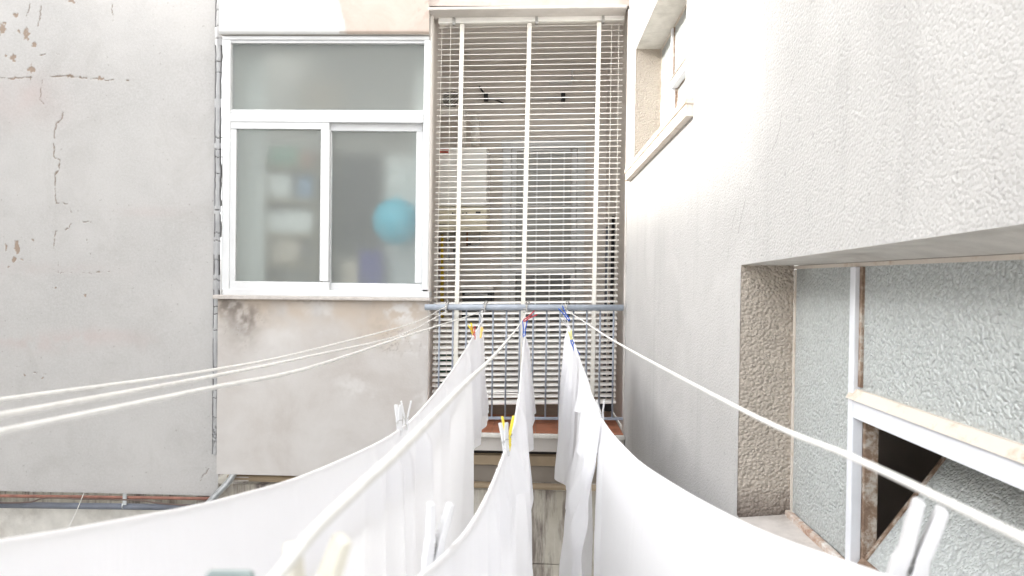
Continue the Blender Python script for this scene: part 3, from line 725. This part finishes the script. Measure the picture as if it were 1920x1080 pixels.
for i in range(NS):
    t = i / (NS - 1); yc = y_top + (y_bot - y_top) * t
    xm = 995.5 - 13.5 * t
    dy = 5.8 - 3.0 * t                        # pixels that the slat rises towards its right end
    a = P(xm - 172, yc + dy / 2, YBL); b_ = P(xm + 172, yc - dy / 2, YBL); c = (a + b_) / 2
    o = bpy.data.objects.new('slat', sme); COL.objects.link(o); o.parent = bl; o.matrix_parent_inverse = Matrix.Translation(bl.location).inverted()
    o.location = c + Vector((random.uniform(-.001, .001), 0, random.uniform(-.0014, .0014)))
    lo = min(max((t - .66) / .16, 0), 1); lo = lo * lo * (3 - 2 * lo)
    o.rotation_euler = (R(15) * lo + random.uniform(-.03, .03) + (.06 if i == 41 else 0), -math.atan2(b_.z - a.z, b_.x - a.x) + random.uniform(-.0012, .0012), 0)
for xt, xb in ((866.5, 853), (993, 976.5), (1123.5, 1110)):
    yt = 46 - (xt - 822) * .016
    pts = [((xt + (xb - xt) * k / 12), yt + (752 - yt) * k / 12) for k in range(13)]
    f = MB()
    for (xa, ya), (xb2, yb2) in zip(pts[:-1], pts[1:]):
        f.front([(xb2 - 4, yb2), (xb2 + 4, yb2), (xa + 4, ya), (xa - 4, ya)], YBL - .0335, .0012)
    f.build('ladder_tape', 'tape_cream', bl)
for xt, xb in ((845, 836), (829, 815), (1147, 1136), (1160.5, 1152)):
    MB().tube([P(xt, 44, YBL - .02), P(xb, 752, YBL - .02)], .0016, 5).build('pull_cord', 'tape_cream', bl)
MB().front([(811, 760), (1155, 757), (1155, 752.5), (811, 755.5)], YBL - .028, .056).build('bottom_rail', 'slat_cream', bl, bevel=.003)

# ------------------------------------------------------------------ things on the balcony behind the blind
YQ = 5.50
bo = empty('gas_boiler', P(863, 430, YQ), 'white wall boiler with cream control panel on the balcony', 'boiler')
MB().rect(815, 275, 913, 387, YQ, .36).build('casing', 'boiler_white', bo, bevel=.012)
MB().rect(815, 388, 913, 432, YQ - .006, .36).build('control_panel', 'boiler_cream', bo, bevel=.008)
MB().rect(818, 421, 910, 422.2, YQ - .0075, .003).build('panel_seam', 'black_plastic', bo)
lb = MB().rect(819, 279.5, 841, 290.5, YQ - .002, .003).build('label', 'label_red', bo)
for yy_ in (281, 287): MB().rect(821, yy_, 840, yy_ + 2, YQ - .0032, .001).build('print_line', 'label_print', lb)
for x, y, rr_ in ((859, 393, .008), (859, 408, .008), (849, 400, .006), (868, 400, .006), (875, 400, .006)):
    c = P(x, y, YQ - .006); MB().tube([c, c + Vector((0, -.012, 0))], rr_, 12).build('knob', 'black_plastic', bo)
MB().rect(892, 396.5, 901, 400, YQ - .0085, .003).build('display', 'black_plastic', bo)
cy = lambda x0, y0, x1, y1, Y, r, nm, mat, par, k=14: MB().tube([P(x0, y0, Y), P(x1, y1, Y)], r, k).build(nm, mat, par, smooth=True)
cy(866, 275, 866, 212, 5.66, .036, 'flue_pipe', 'duct_white', bo); cy(875, 209, 780, 209, 5.66, .036, 'flue_pipe', 'duct_white', bo)
MB().torus(P(866, 222, 5.66), .036, .005, (0, 0, 1)).build('flue_collar', 'duct_white', bo, smooth=True)
cy(892, 275, 892, 222, 5.66, .037, 'air_pipe', 'duct_white', bo); cy(892, 222, 892, 217, 5.66, .025, 'air_pipe_cap', 'duct_white', bo)
for x, y0, y1, mt, r in ((822, 432, 520, 'copper', .008), (841, 432, 485, 'galvanized', .009), (853, 432, 500, 'galvanized', .008), (876, 432, 462, 'copper', .007), (900, 432, 455, 'galvanized', .008)):
    cy(x, y0, x, y1, 5.7, r, 'water_pipe', mt, bo, 8)
MB().tube(spline([P(900, 455, 5.7), P(893, 460, 5.68), P(870, 464, 5.66), P(850, 470, 5.68)], 5), .008, 8).build('hose', 'galvanized', bo, smooth=True)
for x, y in ((841, 452), (853, 470), (822, 470), (841, 485), (880, 456)):
    c = P(x, y, 5.68); MB().box(c.x - .014, c.x + .014, 5.66, 5.69, c.z - .012, c.z + .012).build('valve', 'black_plastic', bo, bevel=.003)
gp = empty('gas_pipe', P(829, 560, 5.62), 'yellow gas pipe rising to the boiler', 'pipe')
cy(829, 600, 829, 500, 5.62, .015, 'pipe_run', 'gas_yellow', gp, 10); cy(829, 497, 829, 440, 5.62, .012, 'pipe_run', 'gas_yellow', gp, 10)
c = P(811, 452, 5.0); tp = empty('side_tap', c, 'small metal tap sticking out beside the blind left edge', 'tap')
MB().tube([c + Vector((-.06, 0, 0)), c + Vector((.03, 0, 0))], .012, 10).build('spout', 'galvanized', tp, smooth=True)
MB().tube([c + Vector((.01, 0, .0)), c + Vector((.01, -.03, 0))], .02, 8).build('tap_handle', 'black_plastic', tp)
vg = empty('vent_grille', P(846, 187, YI), 'round louvred vent grille above the boiler flue', 'vent')
c = P(846, 187, YI - .01); MB().tube([c, c + Vector((0, .008, 0))], .082, 24).build('backing', 'black_plastic', vg)
MB().torus(c, .082, .010, (0, 1, 0), 28, 8).build('rim', 'duct_white', vg, smooth=True)
for k in range(-4, 5):
    d = k * .018; h_ = math.sqrt(max(.0064 - d * d, .0002)) * .95; u = Vector((.707, 0, .707)); v_ = Vector((-.707, 0, .707))
    MB().tube([c + v_ * d - u * h_ + Vector((0, -.006, 0)), c + v_ * d + u * h_ + Vector((0, -.006, 0))], .0042, 6).build('louvre', 'duct_white', vg)
tl = empty('tube_light', P(985, 180, YI - .05), 'unlit fluorescent tube fitting on the balcony back wall', 'lamp')
MB().rect(912, 176, 1058, 183, YI - .04, .03).build('batten', 'duct_white', tl, bevel=.004)
cy(916, 185, 1054, 184, YI - .06, .013, 'tube', 'white_plastic', tl)
for x in (911, 1056): MB().rect(x - 4, 174, x + 4, 188, YI - .07, .05).build('end_cap', 'black_plastic', tl, bevel=.003)
MB().tube(spline([P(899, 162, YI - .02), P(904, 170, YI - .02), P(911, 178, YI - .03)], 4), .008, 8).build('lead', 'black_plastic', tl)
MB().tube(spline([P(925, 186, YI - .02), P(936, 190, YI - .02), P(945, 194, YI - .02)], 4), .006, 8).build('lead', 'black_plastic', tl)
cdt = empty('wall_conduit', P(1050, 110, YI), 'white surface conduit curving down to a switch strip', 'conduit')
MB().rect(996, 68, 1050, 79, YI - .04, .04).build('junction_box', 'white_plastic', cdt, bevel=.004)
MB().tube(spline([P(1050, 71, YI - .015), P(1062, 73, YI - .015), P(1068, 84, YI - .015), P(1072, 118, YI - .015), P(1073, 152, YI - .015)], 6), .010, 8).build('conduit_run', 'white_plastic', cdt, smooth=True)
MB().rect(1030, 151, 1073, 157, YI - .03, .03).build('switch_strip', 'white_plastic', cdt, bevel=.003)
# balcony door with glazing bars
dr = empty('balcony_door', P(1018, 620, YI), parent=bld); dr['label'] = 'white glazed door with grid bars on the balcony back wall'
dz = lambda x0, y0, x1, y1, Y, d, nm, mat='pvc_white', bv=.003: MB().rect(x0, y0, x1, y1, Y, d).build(nm, mat, dr, bevel=bv)
YD = YI - .06
dz(940, 264, 956, 735, YD, .06, 'door_frame'); dz(1080, 264, 1095, 735, YD, .06, 'door_frame'); dz(940, 262, 1095, 277, YD + .002, .056, 'door_frame')
dz(957, 490, 1079, 512, YD + .012, .04, 'mid_rail'); dz(957, 278, 966, 735, YD + .013, .038, 'stile'); dz(1070, 278, 1079, 735, YD + .013, .038, 'stile')
dz(966, 278, 1070, 284, YD + .014, .036, 'top_rail'); dz(966, 640, 1070, 735, YD + .014, .036, 'kick_panel')
for x in (980, 1005, 1031, 1056): dz(x - 1.6, 284, x + 1.6, 640, YD + .008, .02, 'glazing_bar', bv=.001)
for y in (386, 585): dz(966, y - 1.6, 1070, y + 1.6, YD + .010, .016, 'glazing_bar', bv=.001)
dz(966, 284, 1070, 490, YD + .035, .004, 'pane', 'door_glass_pale', 0); dz(966, 512, 1070, 640, YD + .035, .004, 'pane', 'door_glass', 0)
# shutter slats standing behind the door pane
for k in range(16):
    y = 300 + k * 12
    dz(968, y, 1068, y + 8, YI - .015, .006, 'shutter_slat', 'interior_wall', 0)
ap = empty('dark_appliance', P(893, 590, 5.5), 'black box shaped appliance low behind the blind', 'appliance')
MB().rect(866, 543, 922, 600, 5.45, .35).build('body', 'black_plastic', ap, bevel=.01)
MB().rect(864, 536, 924, 543, 5.44, .37).build('top_plate', 'interior_white', ap, bevel=.004)
c = P(893, 552, 5.45); MB().tube([c + Vector((-.09, -.02, 0)), c + Vector((.09, -.02, 0))], .008, 8).build('handle', 'galvanized', ap)
for i, (x, yt, mt, lab) in enumerate(((1150, 405, 'black_plastic', 'black broom stick leaning at the balcony right wall'), (1139, 425, 'pipe_slate', 'slate mop stick beside the black broom stick'))):
    br = empty('broom', P(x - 6, 760, 5.2 + i * .1), lab, 'broom')
    MB().tube([P(x, yt, 5.2 + i * .1), P(x - 6, 735, 5.2 + i * .1)], .013, 8).build('stick', mt, br, smooth=True)
    c = P(x - 6, 745, 5.2 + i * .1); MB().hexa([(c.x - .05, c.y - .03, c.z - .1), (c.x + .05, c.y - .03, c.z - .1), (c.x + .02, c.y - .02, c.z + .04), (c.x - .02, c.y - .02, c.z + .04)], [(c.x - .05, c.y + .03, c.z - .1), (c.x + .05, c.y + .03, c.z - .1), (c.x + .02, c.y + .02, c.z + .04), (c.x - .02, c.y + .02, c.z + .04)]).build('head', mt, br)
gb = empty('green_bin', P(815, 780, 5.0), 'dark green bin standing in the balcony corner by the bay', 'bin')
c = P(822, 690, 5.05)
MB().tube([(c.x, 5.05, ZF + .002), (c.x, 5.05, ZF + .45)], [.09, .115], 20).build('body', 'bin_green', gb, smooth=False)
MB().tube([(c.x, 5.05, ZF + .4505), (c.x, 5.05, ZF + .475)], [.122, .11], 20).build('lid', 'bin_green', gb)
wp = tag(MB().tube(spline([P(795, 655, 4.75), P(812, 660, 4.75), P(835, 652, 4.78), P(850, 650, 4.85)], 5), .024, 10).build('waste_pipe', 'duct_white', None, smooth=True), 'pale waste pipe end poking out of the bay side wall', 'pipe')
tag(MB().tube([P(858, 630, 4.8), P(940, 629, 4.8)], .009, 8).build('red_rod', 'red_plastic', None), 'thin red rod lying level behind the lower slats', 'rod')

# ------------------------------------------------------------------ things behind the frosted bay panes
BZ = lambda x0, y0, x1, y1, Y, d, nm, mat, lab, cat, group=None: tag(MB().rect(x0, y0, x1, y1, Y, d).build(nm, mat, None, bevel=.01), lab, cat, group)
su = empty('shelf_unit', P(535, 540, 4.95), 'pale wooden shelf unit blurred behind the left frosted sash', 'shelf')
for y in (310, 372, 438, 494, 530): MB().rect(497, y, 590, y + 8, 4.86, .2).build('shelf_board', 'tan_wood', su)
MB().rect(498.5, 285, 589, 532, 5.065, .01).build('back_panel', 'interior_white', su)
for x in (494, 590): MB().rect(x, 285, x + 4, 532, 4.85, .22).build('upright', 'tan_wood', su)
BZ(505, 275, 560, 309, 4.88, .15, 'storage_box', 'green_box', 'pale green box on the top shelf behind frosted glass', 'box')
BZ(560, 285, 586, 309, 4.88, .15, 'storage_box', 'red_box', 'reddish box on the top shelf behind frosted glass', 'box')
BZ(500, 325, 545, 371, 4.88, .15, 'storage_box', 'white_box', 'white box on the second shelf behind frosted glass', 'box')
BZ(560, 330, 586, 371, 4.88, .15, 'storage_box', 'blue_box', 'blue box on the second shelf behind frosted glass', 'box')
BZ(500, 395, 586, 437, 4.88, .15, 'storage_box', 'white_box', 'wide white box on the third shelf behind frosted glass', 'box')
BZ(505, 450, 560, 493, 4.88, .15, 'storage_box', 'beige_cloth', 'beige box on the lowest shelf behind frosted glass', 'box')
cu = np.linspace(P(430, 400, 4.8).x, P(493, 400, 4.8).x, 40); cv_ = np.linspace(H - .35, H + 1.7, 12)
tag(link('pale_curtain', grid_mesh('pale_curtain', cu, cv_, lambda u, v: (u, 4.82 + .02 * np.sin(u * 90), v)), 'white_box'), 'pale curtain blurred at the left border of the frosted window', 'curtain')
BZ(440, 215, 800, 226, 4.9, .12, 'wall_shelf', 'tan_wood', 'long pale shelf blurred along the foot of the frosted top pane', 'shelf')
BZ(560, 150, 640, 214, 5.2, .1, 'storage_box', 'beige_cloth', 'pale box blurred behind the frosted top pane', 'box')
cb = empty('turquoise_ball', P(741, 415, 4.74), 'round turquoise object glowing blurred behind the right frosted sash', 'ball')
bmx = bmesh.new(); bmesh.ops.create_uvsphere(bmx, u_segments=28, v_segments=18, radius=.165)
for v in bmx.verts: v.co = v.co + cb.location + Vector((0, .03, 0))
mm = bpy.data.meshes.new('ball'); bmx.to_mesh(mm); bmx.free(); link('shell', mm, 'cyan_plastic', cb, smooth=True)
c = cb.location + Vector((0, .03, .166)); MB().tube([c, c + Vector((0, 0, .02))], .014, 10).build('valve', 'cyan_plastic', cb)
BZ(672, 470, 715, 560, 4.82, .12, 'hanging_cloth', 'indigo_cloth', 'indigo cloth hanging blurred below the turquoise shape', 'cloth')
BZ(640, 490, 672, 560, 4.84, .12, 'laundry_bag', 'beige_cloth', 'beige bag blurred at the foot of the right sash', 'bag')
BZ(628, 290, 716, 470, 5.3, .1, 'dark_garment', 'dark_cloth', 'dark garment hanging blurred behind the right sash', 'garment')
wc = empty('wall_cabinet', P(755, 540, 5.0), 'pale cabinet edge blurred behind the right sash border', 'cabinet')
MB().rect(722, 290, 780, 600, 5.0, .3).build('carcass', 'interior_white', wc, bevel=.004)
MB().rect(735, 305, 776, 355, 4.985, .014).build('door', 'white_box', wc, bevel=.004)
MB().rect(735, 375, 776, 595, 4.985, .014).build('door', 'white_box', wc, bevel=.004)

# ------------------------------------------------------------------ washing lines
def linetab(pts):
    """(x, y, Y) pixel + depth list -> world points"""
    return [P(x, y, Y) for x, y, Y in pts]
L2 = linetab([(905, 582, 4.36), (903, 602, 4.15), (882, 640, 3.3), (850, 692, 2.60), (800, 757, 1.97), (742, 812, 1.52), (600, 882, 1.0), (430, 937, .70), (200, 986, .50), (0, 1022, .40)])
L3 = linetab([(985, 585, 4.36), (984, 622, 4.15), (979, 680, 3.2), (973, 745, 2.4), (964, 795, 1.75), (954, 828, 1.48), (925, 905, 1.12), (888, 978, .86), (838, 1040, .66), (770, 1100, .52)])
L4 = linetab([(1060, 585, 4.36), (1065, 605, 4.12), (1082, 660, 3.3), (1100, 712, 2.70), (1128, 785, 2.10), (1180, 850, 1.50), (1250, 903, 1.075), (1400, 987, .70), (1625, 1073, .50), (1750, 1112, .42)])
def cord(name, pts, r, label, n=8, extend=.0):
    p = spline(pts, n)
    if extend:
        d = (p[-1] - p[-2]).normalized(); p.append(p[-1] + d * extend)
    o = MB().tube(p, r, 8).build(name, 'cord_cream', None, smooth=True)
    return tag(o, label, 'clothesline')
cord('clothesline', L2, .0026, 'sagging washing line carrying the sheets nearest the bay', extend=.3)
cord('clothesline', L3, .0026, 'sagging washing line carrying the middle sheets', extend=.2)
cord('clothesline', L4, .0026, 'sagging washing line carrying the sheets nearest the stucco wall', extend=.2)
cord('clothesline', linetab([(838, 574, 4.38), (828, 579, 4.2), (779, 604, 3.3), (585, 656, 1.70), (390, 695, 1.11), (0, 750, .64)]), .0024, 'empty washing line, uppermost of three fanning out across the bay', extend=.5)
cord('clothesline', linetab([(838, 584, 4.38), (826, 590, 4.0), (754, 627, 2.9), (585, 667, 1.60), (390, 707, 1.0), (0, 780, .47)]), .0029, 'empty washing line, middle and thickest of three fanning out across the bay', extend=.4)
cord('clothesline', linetab([(905, 584, 4.38), (830, 608, 2.33), (754, 632, 1.61), (585, 688, .96), (390, 729, .65), (0, 810, .42)]), .0024, 'empty washing line, lowest of three fanning out across the bay', extend=.3)
cord('clothesline', linetab([(985, 590, 4.38), (972, 612, 2.6), (935, 657, 1.2), (870, 722, .62), (770, 825, .36), (690, 900, .30), (600, 985, .262), (545, 1050, .245)]), .0024, 'taut cord crossing in front of the sheets down to a cream peg', extend=.12)
cord('clothesline', linetab([(1063, 582, 4.38), (1110, 613, 2.6), (1165, 647, 1.63), (1385, 765, .72), (1600, 858, .455), (1920, 1010, .29)]), .0024, 'empty washing line running past the stucco wall to the photo right edge', extend=.2)
# wire hooks on the rail
for x, lab in ((836, 'wire line hook on the rail nearest the bay'), (908, 'wire line hook above the yellow and red pegs'), (986, 'wire line hook above the red peg'), (1060, 'wire line hook above the upper blue peg')):
    hk = empty('line_hook', P(x, 577, YR), lab, 'hook', 'wire hooks on the balcony rail')
    c = P(x, 576, YR)
    MB().torus(c, .025, .0035, (1, .15, .1)).build('ring', 'metal_wire', hk, smooth=True)
    MB().torus(c + Vector((.012, 0, .0)), .0255, .0028, (1, -.2, -.1)).build('ring', 'metal_wire', hk, smooth=True)
    tw = [c + Vector((.012 * math.sin(k * 1.3) - .004, -.03 - .004 * k, .004 - .004 * k + .006 * math.cos(k * 1.3))) for k in range(10)]
    MB().tube(spline(tw, 4), .003, 6).build('twist', 'metal_wire', hk, smooth=True)
    MB().tube(spline([c + Vector((.0, -.005, .026)), c + Vector((.012, -.012, .04)), c + Vector((.024, -.008, .034)), c + Vector((.014, 0, .028))], 4), .003, 6).build('twist', 'metal_wire', hk, smooth=True)

# ------------------------------------------------------------------ sheets
class Line:
    def __init__(s, pts):
        p = spline(pts, 12); s.y = np.array([q.y for q in p])[::-1]; s.x = np.array([q.x for q in p])[::-1]; s.z = np.array([q.z for q in p])[::-1]
        o = np.argsort(s.y); s.y, s.x, s.z = s.y[o], s.x[o], s.z[o]
    def at(s, y):
        # extrapolate linearly below the nearest point
        x = np.interp(y, s.y, s.x); z = np.interp(y, s.y, s.z)
        k = y < s.y[0]
        sx = (s.x[6] - s.x[0]) / (s.y[6] - s.y[0]); sz = (s.z[6] - s.z[0]) / (s.y[6] - s.y[0])
        return np.where(k, s.x[0] + (y - s.y[0]) * sx, x), np.where(k, s.z[0] + (y - s.y[0]) * sz, z)
LL2, LL3, LL4 = Line(L2), Line(L3), Line(L4)
def sheet(name, label, ln, y0, y1, dropa, dropb, seed, amp=.02, waves=5, far_in=0.0, near_in=0.0, drift=0.0, gather=(), side=1, hemw=.0, cut=0.0, skew=0.0, extra=None, nu=150, nv=70):
    """cloth folded over the line; side=+1: layer a hangs on the +X side. far_in: how far the far edge swings in at the hem"""
    tot = dropa + dropb
    ss = np.concatenate([-np.linspace(1, 0, nv)[:-1] ** 1.8 * dropb, np.linspace(0, 1, nv) ** 1.8 * dropa])
    uu = np.linspace(0, 1, nu)
    def fn(Uu, S):
        dd = np.abs(S); L = np.where(S > 0, dropa, dropb); v = dd / np.maximum(L, 1e-6)
        sg = np.where(S > 0, side, -side)
        ya = y0 + near_in * v ** 1.2 + cut * 0; yb = y1 - far_in * v ** 1.2 + .03 * np.sin(v * 6 + seed) * v
        y = ya + (yb - ya) * Uu
        x, z = ln.at(y0 + (y1 - y0) * Uu)
        rs = np.random.default_rng(seed); wv = np.zeros_like(Uu)
        for k in range(waves):
            fr = rs.uniform(1.5, 9.0) * (y1 - y0); ph = rs.uniform(0, 6.28); sk = rs.uniform(-1.2, 1.2); a = rs.uniform(.4, 1) / (1 + .14 * fr)
            wv += a * np.sin(Uu * fr * 2 + ph + sk * v + np.where(S > 0, 0, 1.3))
        grow = np.clip(dd / .5, 0, 1.4) ** .8
        off = wv * amp * grow + (drift + skew * Uu) * v ** 1.3
        for (gy, ga, gw) in gather:                       # pinched folds that fan out below a peg
            t = (y - gy) / (gw * (.35 + dd * 1.3))
            off += ga * np.cos(t * 3.4) * np.exp(-t * t) * np.clip(dd / .08, 0, 1)
        if extra is not None: off = off + extra(y, dd, S)
        r = .0035
        arc = np.clip(dd / (r * 1.57), 0, 1)
        xo = sg * r * np.sin(arc * 1.57) + sg * .012 * np.clip(dd / .4, 0, 1) + off
        zo = r * np.cos(arc * 1.57) - np.clip(dd - r * 1.57, 0, None) + .008 * wv * v
        return x + xo, y, z + zo
    me = grid_mesh(name, uu, ss, fn)
    o = link(name, me, 'white_cotton', None, smooth=True)
    return tag(o, label, name.replace('_', ' ') if name != 'bed_sheet' else 'sheet', 'white laundry on the lines')
# line nearest the bay
sheet('pillow_case', 'short white pillow case with hem by the railing, on the line nearest the bay', LL2, 3.3, 4.17, .62, .56, 3, amp=.016, waves=4, far_in=-.02, gather=((4.1, .016, .12), (3.7, .014, .1)), drift=-.02, skew=.06)
sheet('bed_sheet', 'white sheet hanging between the pillow case and the white peg pair', LL2, 1.66, 3.42, .95, .16, 5, amp=.018, waves=6, far_in=.0, gather=((3.1, .016, .14), (2.3, .02, .12), (1.8, .035, .10)), drift=-.005)
sheet('bed_sheet', 'largest white sheet filling the photo lower left corner', LL2, .12, 1.62, 1.1, .14, 8, amp=.006, waves=3, gather=((1.58, .026, .07), (1.46, .026, .10), (1.3, .018, .12)), drift=.0)
# middle line
sheet('pillow_case', 'slim white cloth hanging below the red and blue pegs', LL3, 2.5, 4.14, .47, .40, 12, amp=.018, waves=5, gather=((4.05, .02, .1), (3.4, .02, .1)), drift=.03, far_in=-.03)
sheet('bed_sheet', 'narrow white sheet behind the yellow peg on the middle line', LL3, 1.45, 2.46, 1.3, .15, 14, amp=.028, waves=5, gather=((2.3, .02, .14), (1.6, .02, .10)), drift=.02)
sheet('bed_sheet', 'white sheet at the photo bottom centre with a white peg in front', LL3, .12, 1.42, 1.1, .14, 17, amp=.010, waves=4, gather=((1.36, .018, .07), (1.24, .018, .09), (1.05, .012, .12)), drift=.0)
# line nearest the stucco wall
sheet('pillow_case', 'white cloth gathered under the two blue pegs near the stucco wall', LL4, 3.2, 4.12, .76, .70, 21, amp=.022, waves=5, side=-1, gather=((4.0, -.02, .12), (3.6, .02, .1)), drift=-.02, far_in=-.03)
def crumple(y, dd, S):
    t = np.exp(-((y - 2.32) / .16) ** 2) * np.exp(-((dd - .34) / .17) ** 2)
    return -.05 * t + .012 * np.sin(dd * 34 + y * 17) * np.exp(-((y - 2.3) / .25) ** 2) * np.exp(-((dd - .35) / .3) ** 2)
sheet('bed_sheet', 'crumpled white sheet between the blue pegs and the white peg pair', LL4, 2.05, 3.24, 1.35, .2, 23, amp=.034, waves=6, side=-1, gather=((2.2, .02, .1), (2.9, .03, .14)), drift=-.03, extra=crumple)
sheet('bed_sheet', 'large white sheet running to the photo lower right corner', LL4, .12, 2.15, 1.1, .14, 27, amp=.008, waves=3, side=-1, gather=((2.02, -.012, .07),))

# ------------------------------------------------------------------ clothes pegs
def peg(pos, mat, label, scale=1.0, roll=0.0, yaw=0.0, pitch=0.0, spread=1.0, mat2=None, hwm=1.0, thk=1.0):
    e = empty('clothes_peg', pos, label, 'clothes peg', 'clothes pegs on the lines')
    e.rotation_euler = (pitch, roll, yaw); e.scale = (scale,) * 3
    for s in (-1, 1):
        prof = [(-.024, .0008, .0038), (-.017, .0006, .0048), (-.010, .0030, .0038), (-.006, .0008, .0054), (.006, .0014, .0052), (.014, .0026 * spread, .0045), (.030, .0062 * spread, .0044), (.046, .0098 * spread, .0038), (.0475, .0105 * spread, .0026)]
        hw = [.0042, .0048, .0050, .0050, .0052, .0052, .0048, .0042, .0034]
        prof = [(z, a_, a_ + b_ * thk) for z, a_, b_ in prof]
        vs = []; fs = []
        for (z, xi, xo), h in zip(prof, [q * hwm for q in hw]):
            vs += [(s * xi, -h, z), (s * xo, -h, z), (s * xo, h, z), (s * xi, h, z)]
        for i in range(len(prof) - 1):
            for j in range(4): fs.append((i * 4 + j, i * 4 + (j + 1) % 4, (i + 1) * 4 + (j + 1) % 4, (i + 1) * 4 + j))
        fs += [(3, 2, 1, 0), tuple(range(len(prof) * 4 - 4, len(prof) * 4))]
        o = link('leg', MB().add(vs, fs).mesh('leg'), mat if s < 0 or mat2 is None else mat2, None, bevel=.0012)
        o.parent = e
    sp = MB()
    for k in range(4): sp.torus((0, -.0042 + k * .0028, .0045), .0036, .0008, (0, 1, 0), 14, 5)
    for s in (-1, 1): sp.tube([(s * .0036, -.0058, .0045), (s * .0072, -.0058, .011), (s * .0078, 0, .012), (s * .0072, .0058, .011)], .0008, 5)
    o = link('spring', sp.mesh('spring'), 'metal_wire', None, smooth=True); o.parent = e
    return e
def on(ln, y, dz_=.012):
    x, z = ln.at(np.array([y])); return Vector((float(x[0]), y, float(z[0]) + dz_))
peg(on(LL2, 1.64), 'white_plastic', 'white peg, inner one of the pair between two sheets by the bay', 1.0, yaw=.2)
peg(on(LL2, 1.56), 'white_plastic', 'white peg, outer one of the pair between two sheets by the bay', 1.0, yaw=-.9, roll=-.15)
peg(P(812, 1036, .68), 'white_plastic', 'big white peg at the photo bottom centre, clipped on the middle sheet', 1.05, yaw=.5, roll=.16, hwm=1.3, thk=1.45, spread=.75)
peg(P(1700, 1078, .49), 'white_plastic', 'big blurred white peg at the photo lower right before the tilted glass', 1.15, yaw=-.4, roll=.26, spread=.32, hwm=1.4, thk=1.7)
peg(on(LL4, 2.10), 'white_plastic', 'small white peg joining two sheets near the stucco wall', 1.0, roll=-.08)
peg(on(LL3, 1.44), 'yellow_plastic', 'yellow peg clipped on the middle line', 1.05, yaw=.3)
peg(on(LL3, 1.38), 'white_plastic', 'small white peg just beside the yellow peg', .95, yaw=-.9, roll=-.2)
peg(P(889, 628, 3.5), 'red_plastic', 'red peg with thin legs on the cloth nearest the bay', 1.0, roll=-.1, yaw=.1, spread=.7)
peg(P(886, 622, 3.56), 'yellow_plastic', 'yellow peg tucked behind the red peg near the bay', 1.0, roll=-.5, yaw=.9)
peg(P(902, 627, 3.45), 'orange_plastic', 'orange peg showing through the cloth beside the red peg', .8, roll=.3, yaw=1.2)
peg(P(903, 597, 4.1), 'white_plastic', 'white peg at the peak of the cloth nearest the bay', 1.0, roll=-.3)
peg(P(989, 597, 4.05), 'red_plastic', 'dark red peg lying slantwise under the rail', 1.3, roll=.95, spread=.9)
peg(P(983, 622, 4.0), 'blue_plastic', 'blue peg upright on the middle line below the dark red peg', 1.4, roll=.05, spread=.8)
peg(P(981, 645, 3.9), 'white_plastic', 'white peg below the upright blue peg on the middle line', 1.0, roll=-.15)
peg(P(1062, 593, 4.05), 'blue_plastic', 'upper blue peg slanting under the rail near the stucco wall', 1.4, roll=-.6, spread=.8)
peg(P(1075, 647, 3.5), 'blue_plastic', 'lower blue peg slanting on the cloth near the stucco wall', 1.25, roll=2.75, spread=.9)
peg(P(1071, 634, 3.6), 'pale_yellow_plastic', 'pale yellow peg touching the lower blue peg', .9, roll=-.3, yaw=.8)
peg(P(1060, 606, 4.0), 'white_plastic', 'white peg between the two blue pegs near the stucco wall', 1.0, roll=-.5)
peg(P(572, 1180, .262), 'cream_plastic', 'very blurred cream peg at the photo bottom on the taut cord', .78, yaw=.75, roll=.05, pitch=.2, spread=1.0, hwm=1.3, thk=1.6)
peg(P(420, 1262, .30), 'teal_plastic', 'blurred grey teal peg tip at the photo bottom edge', .9, yaw=1.5, pitch=-.05, spread=.8, hwm=3.0)
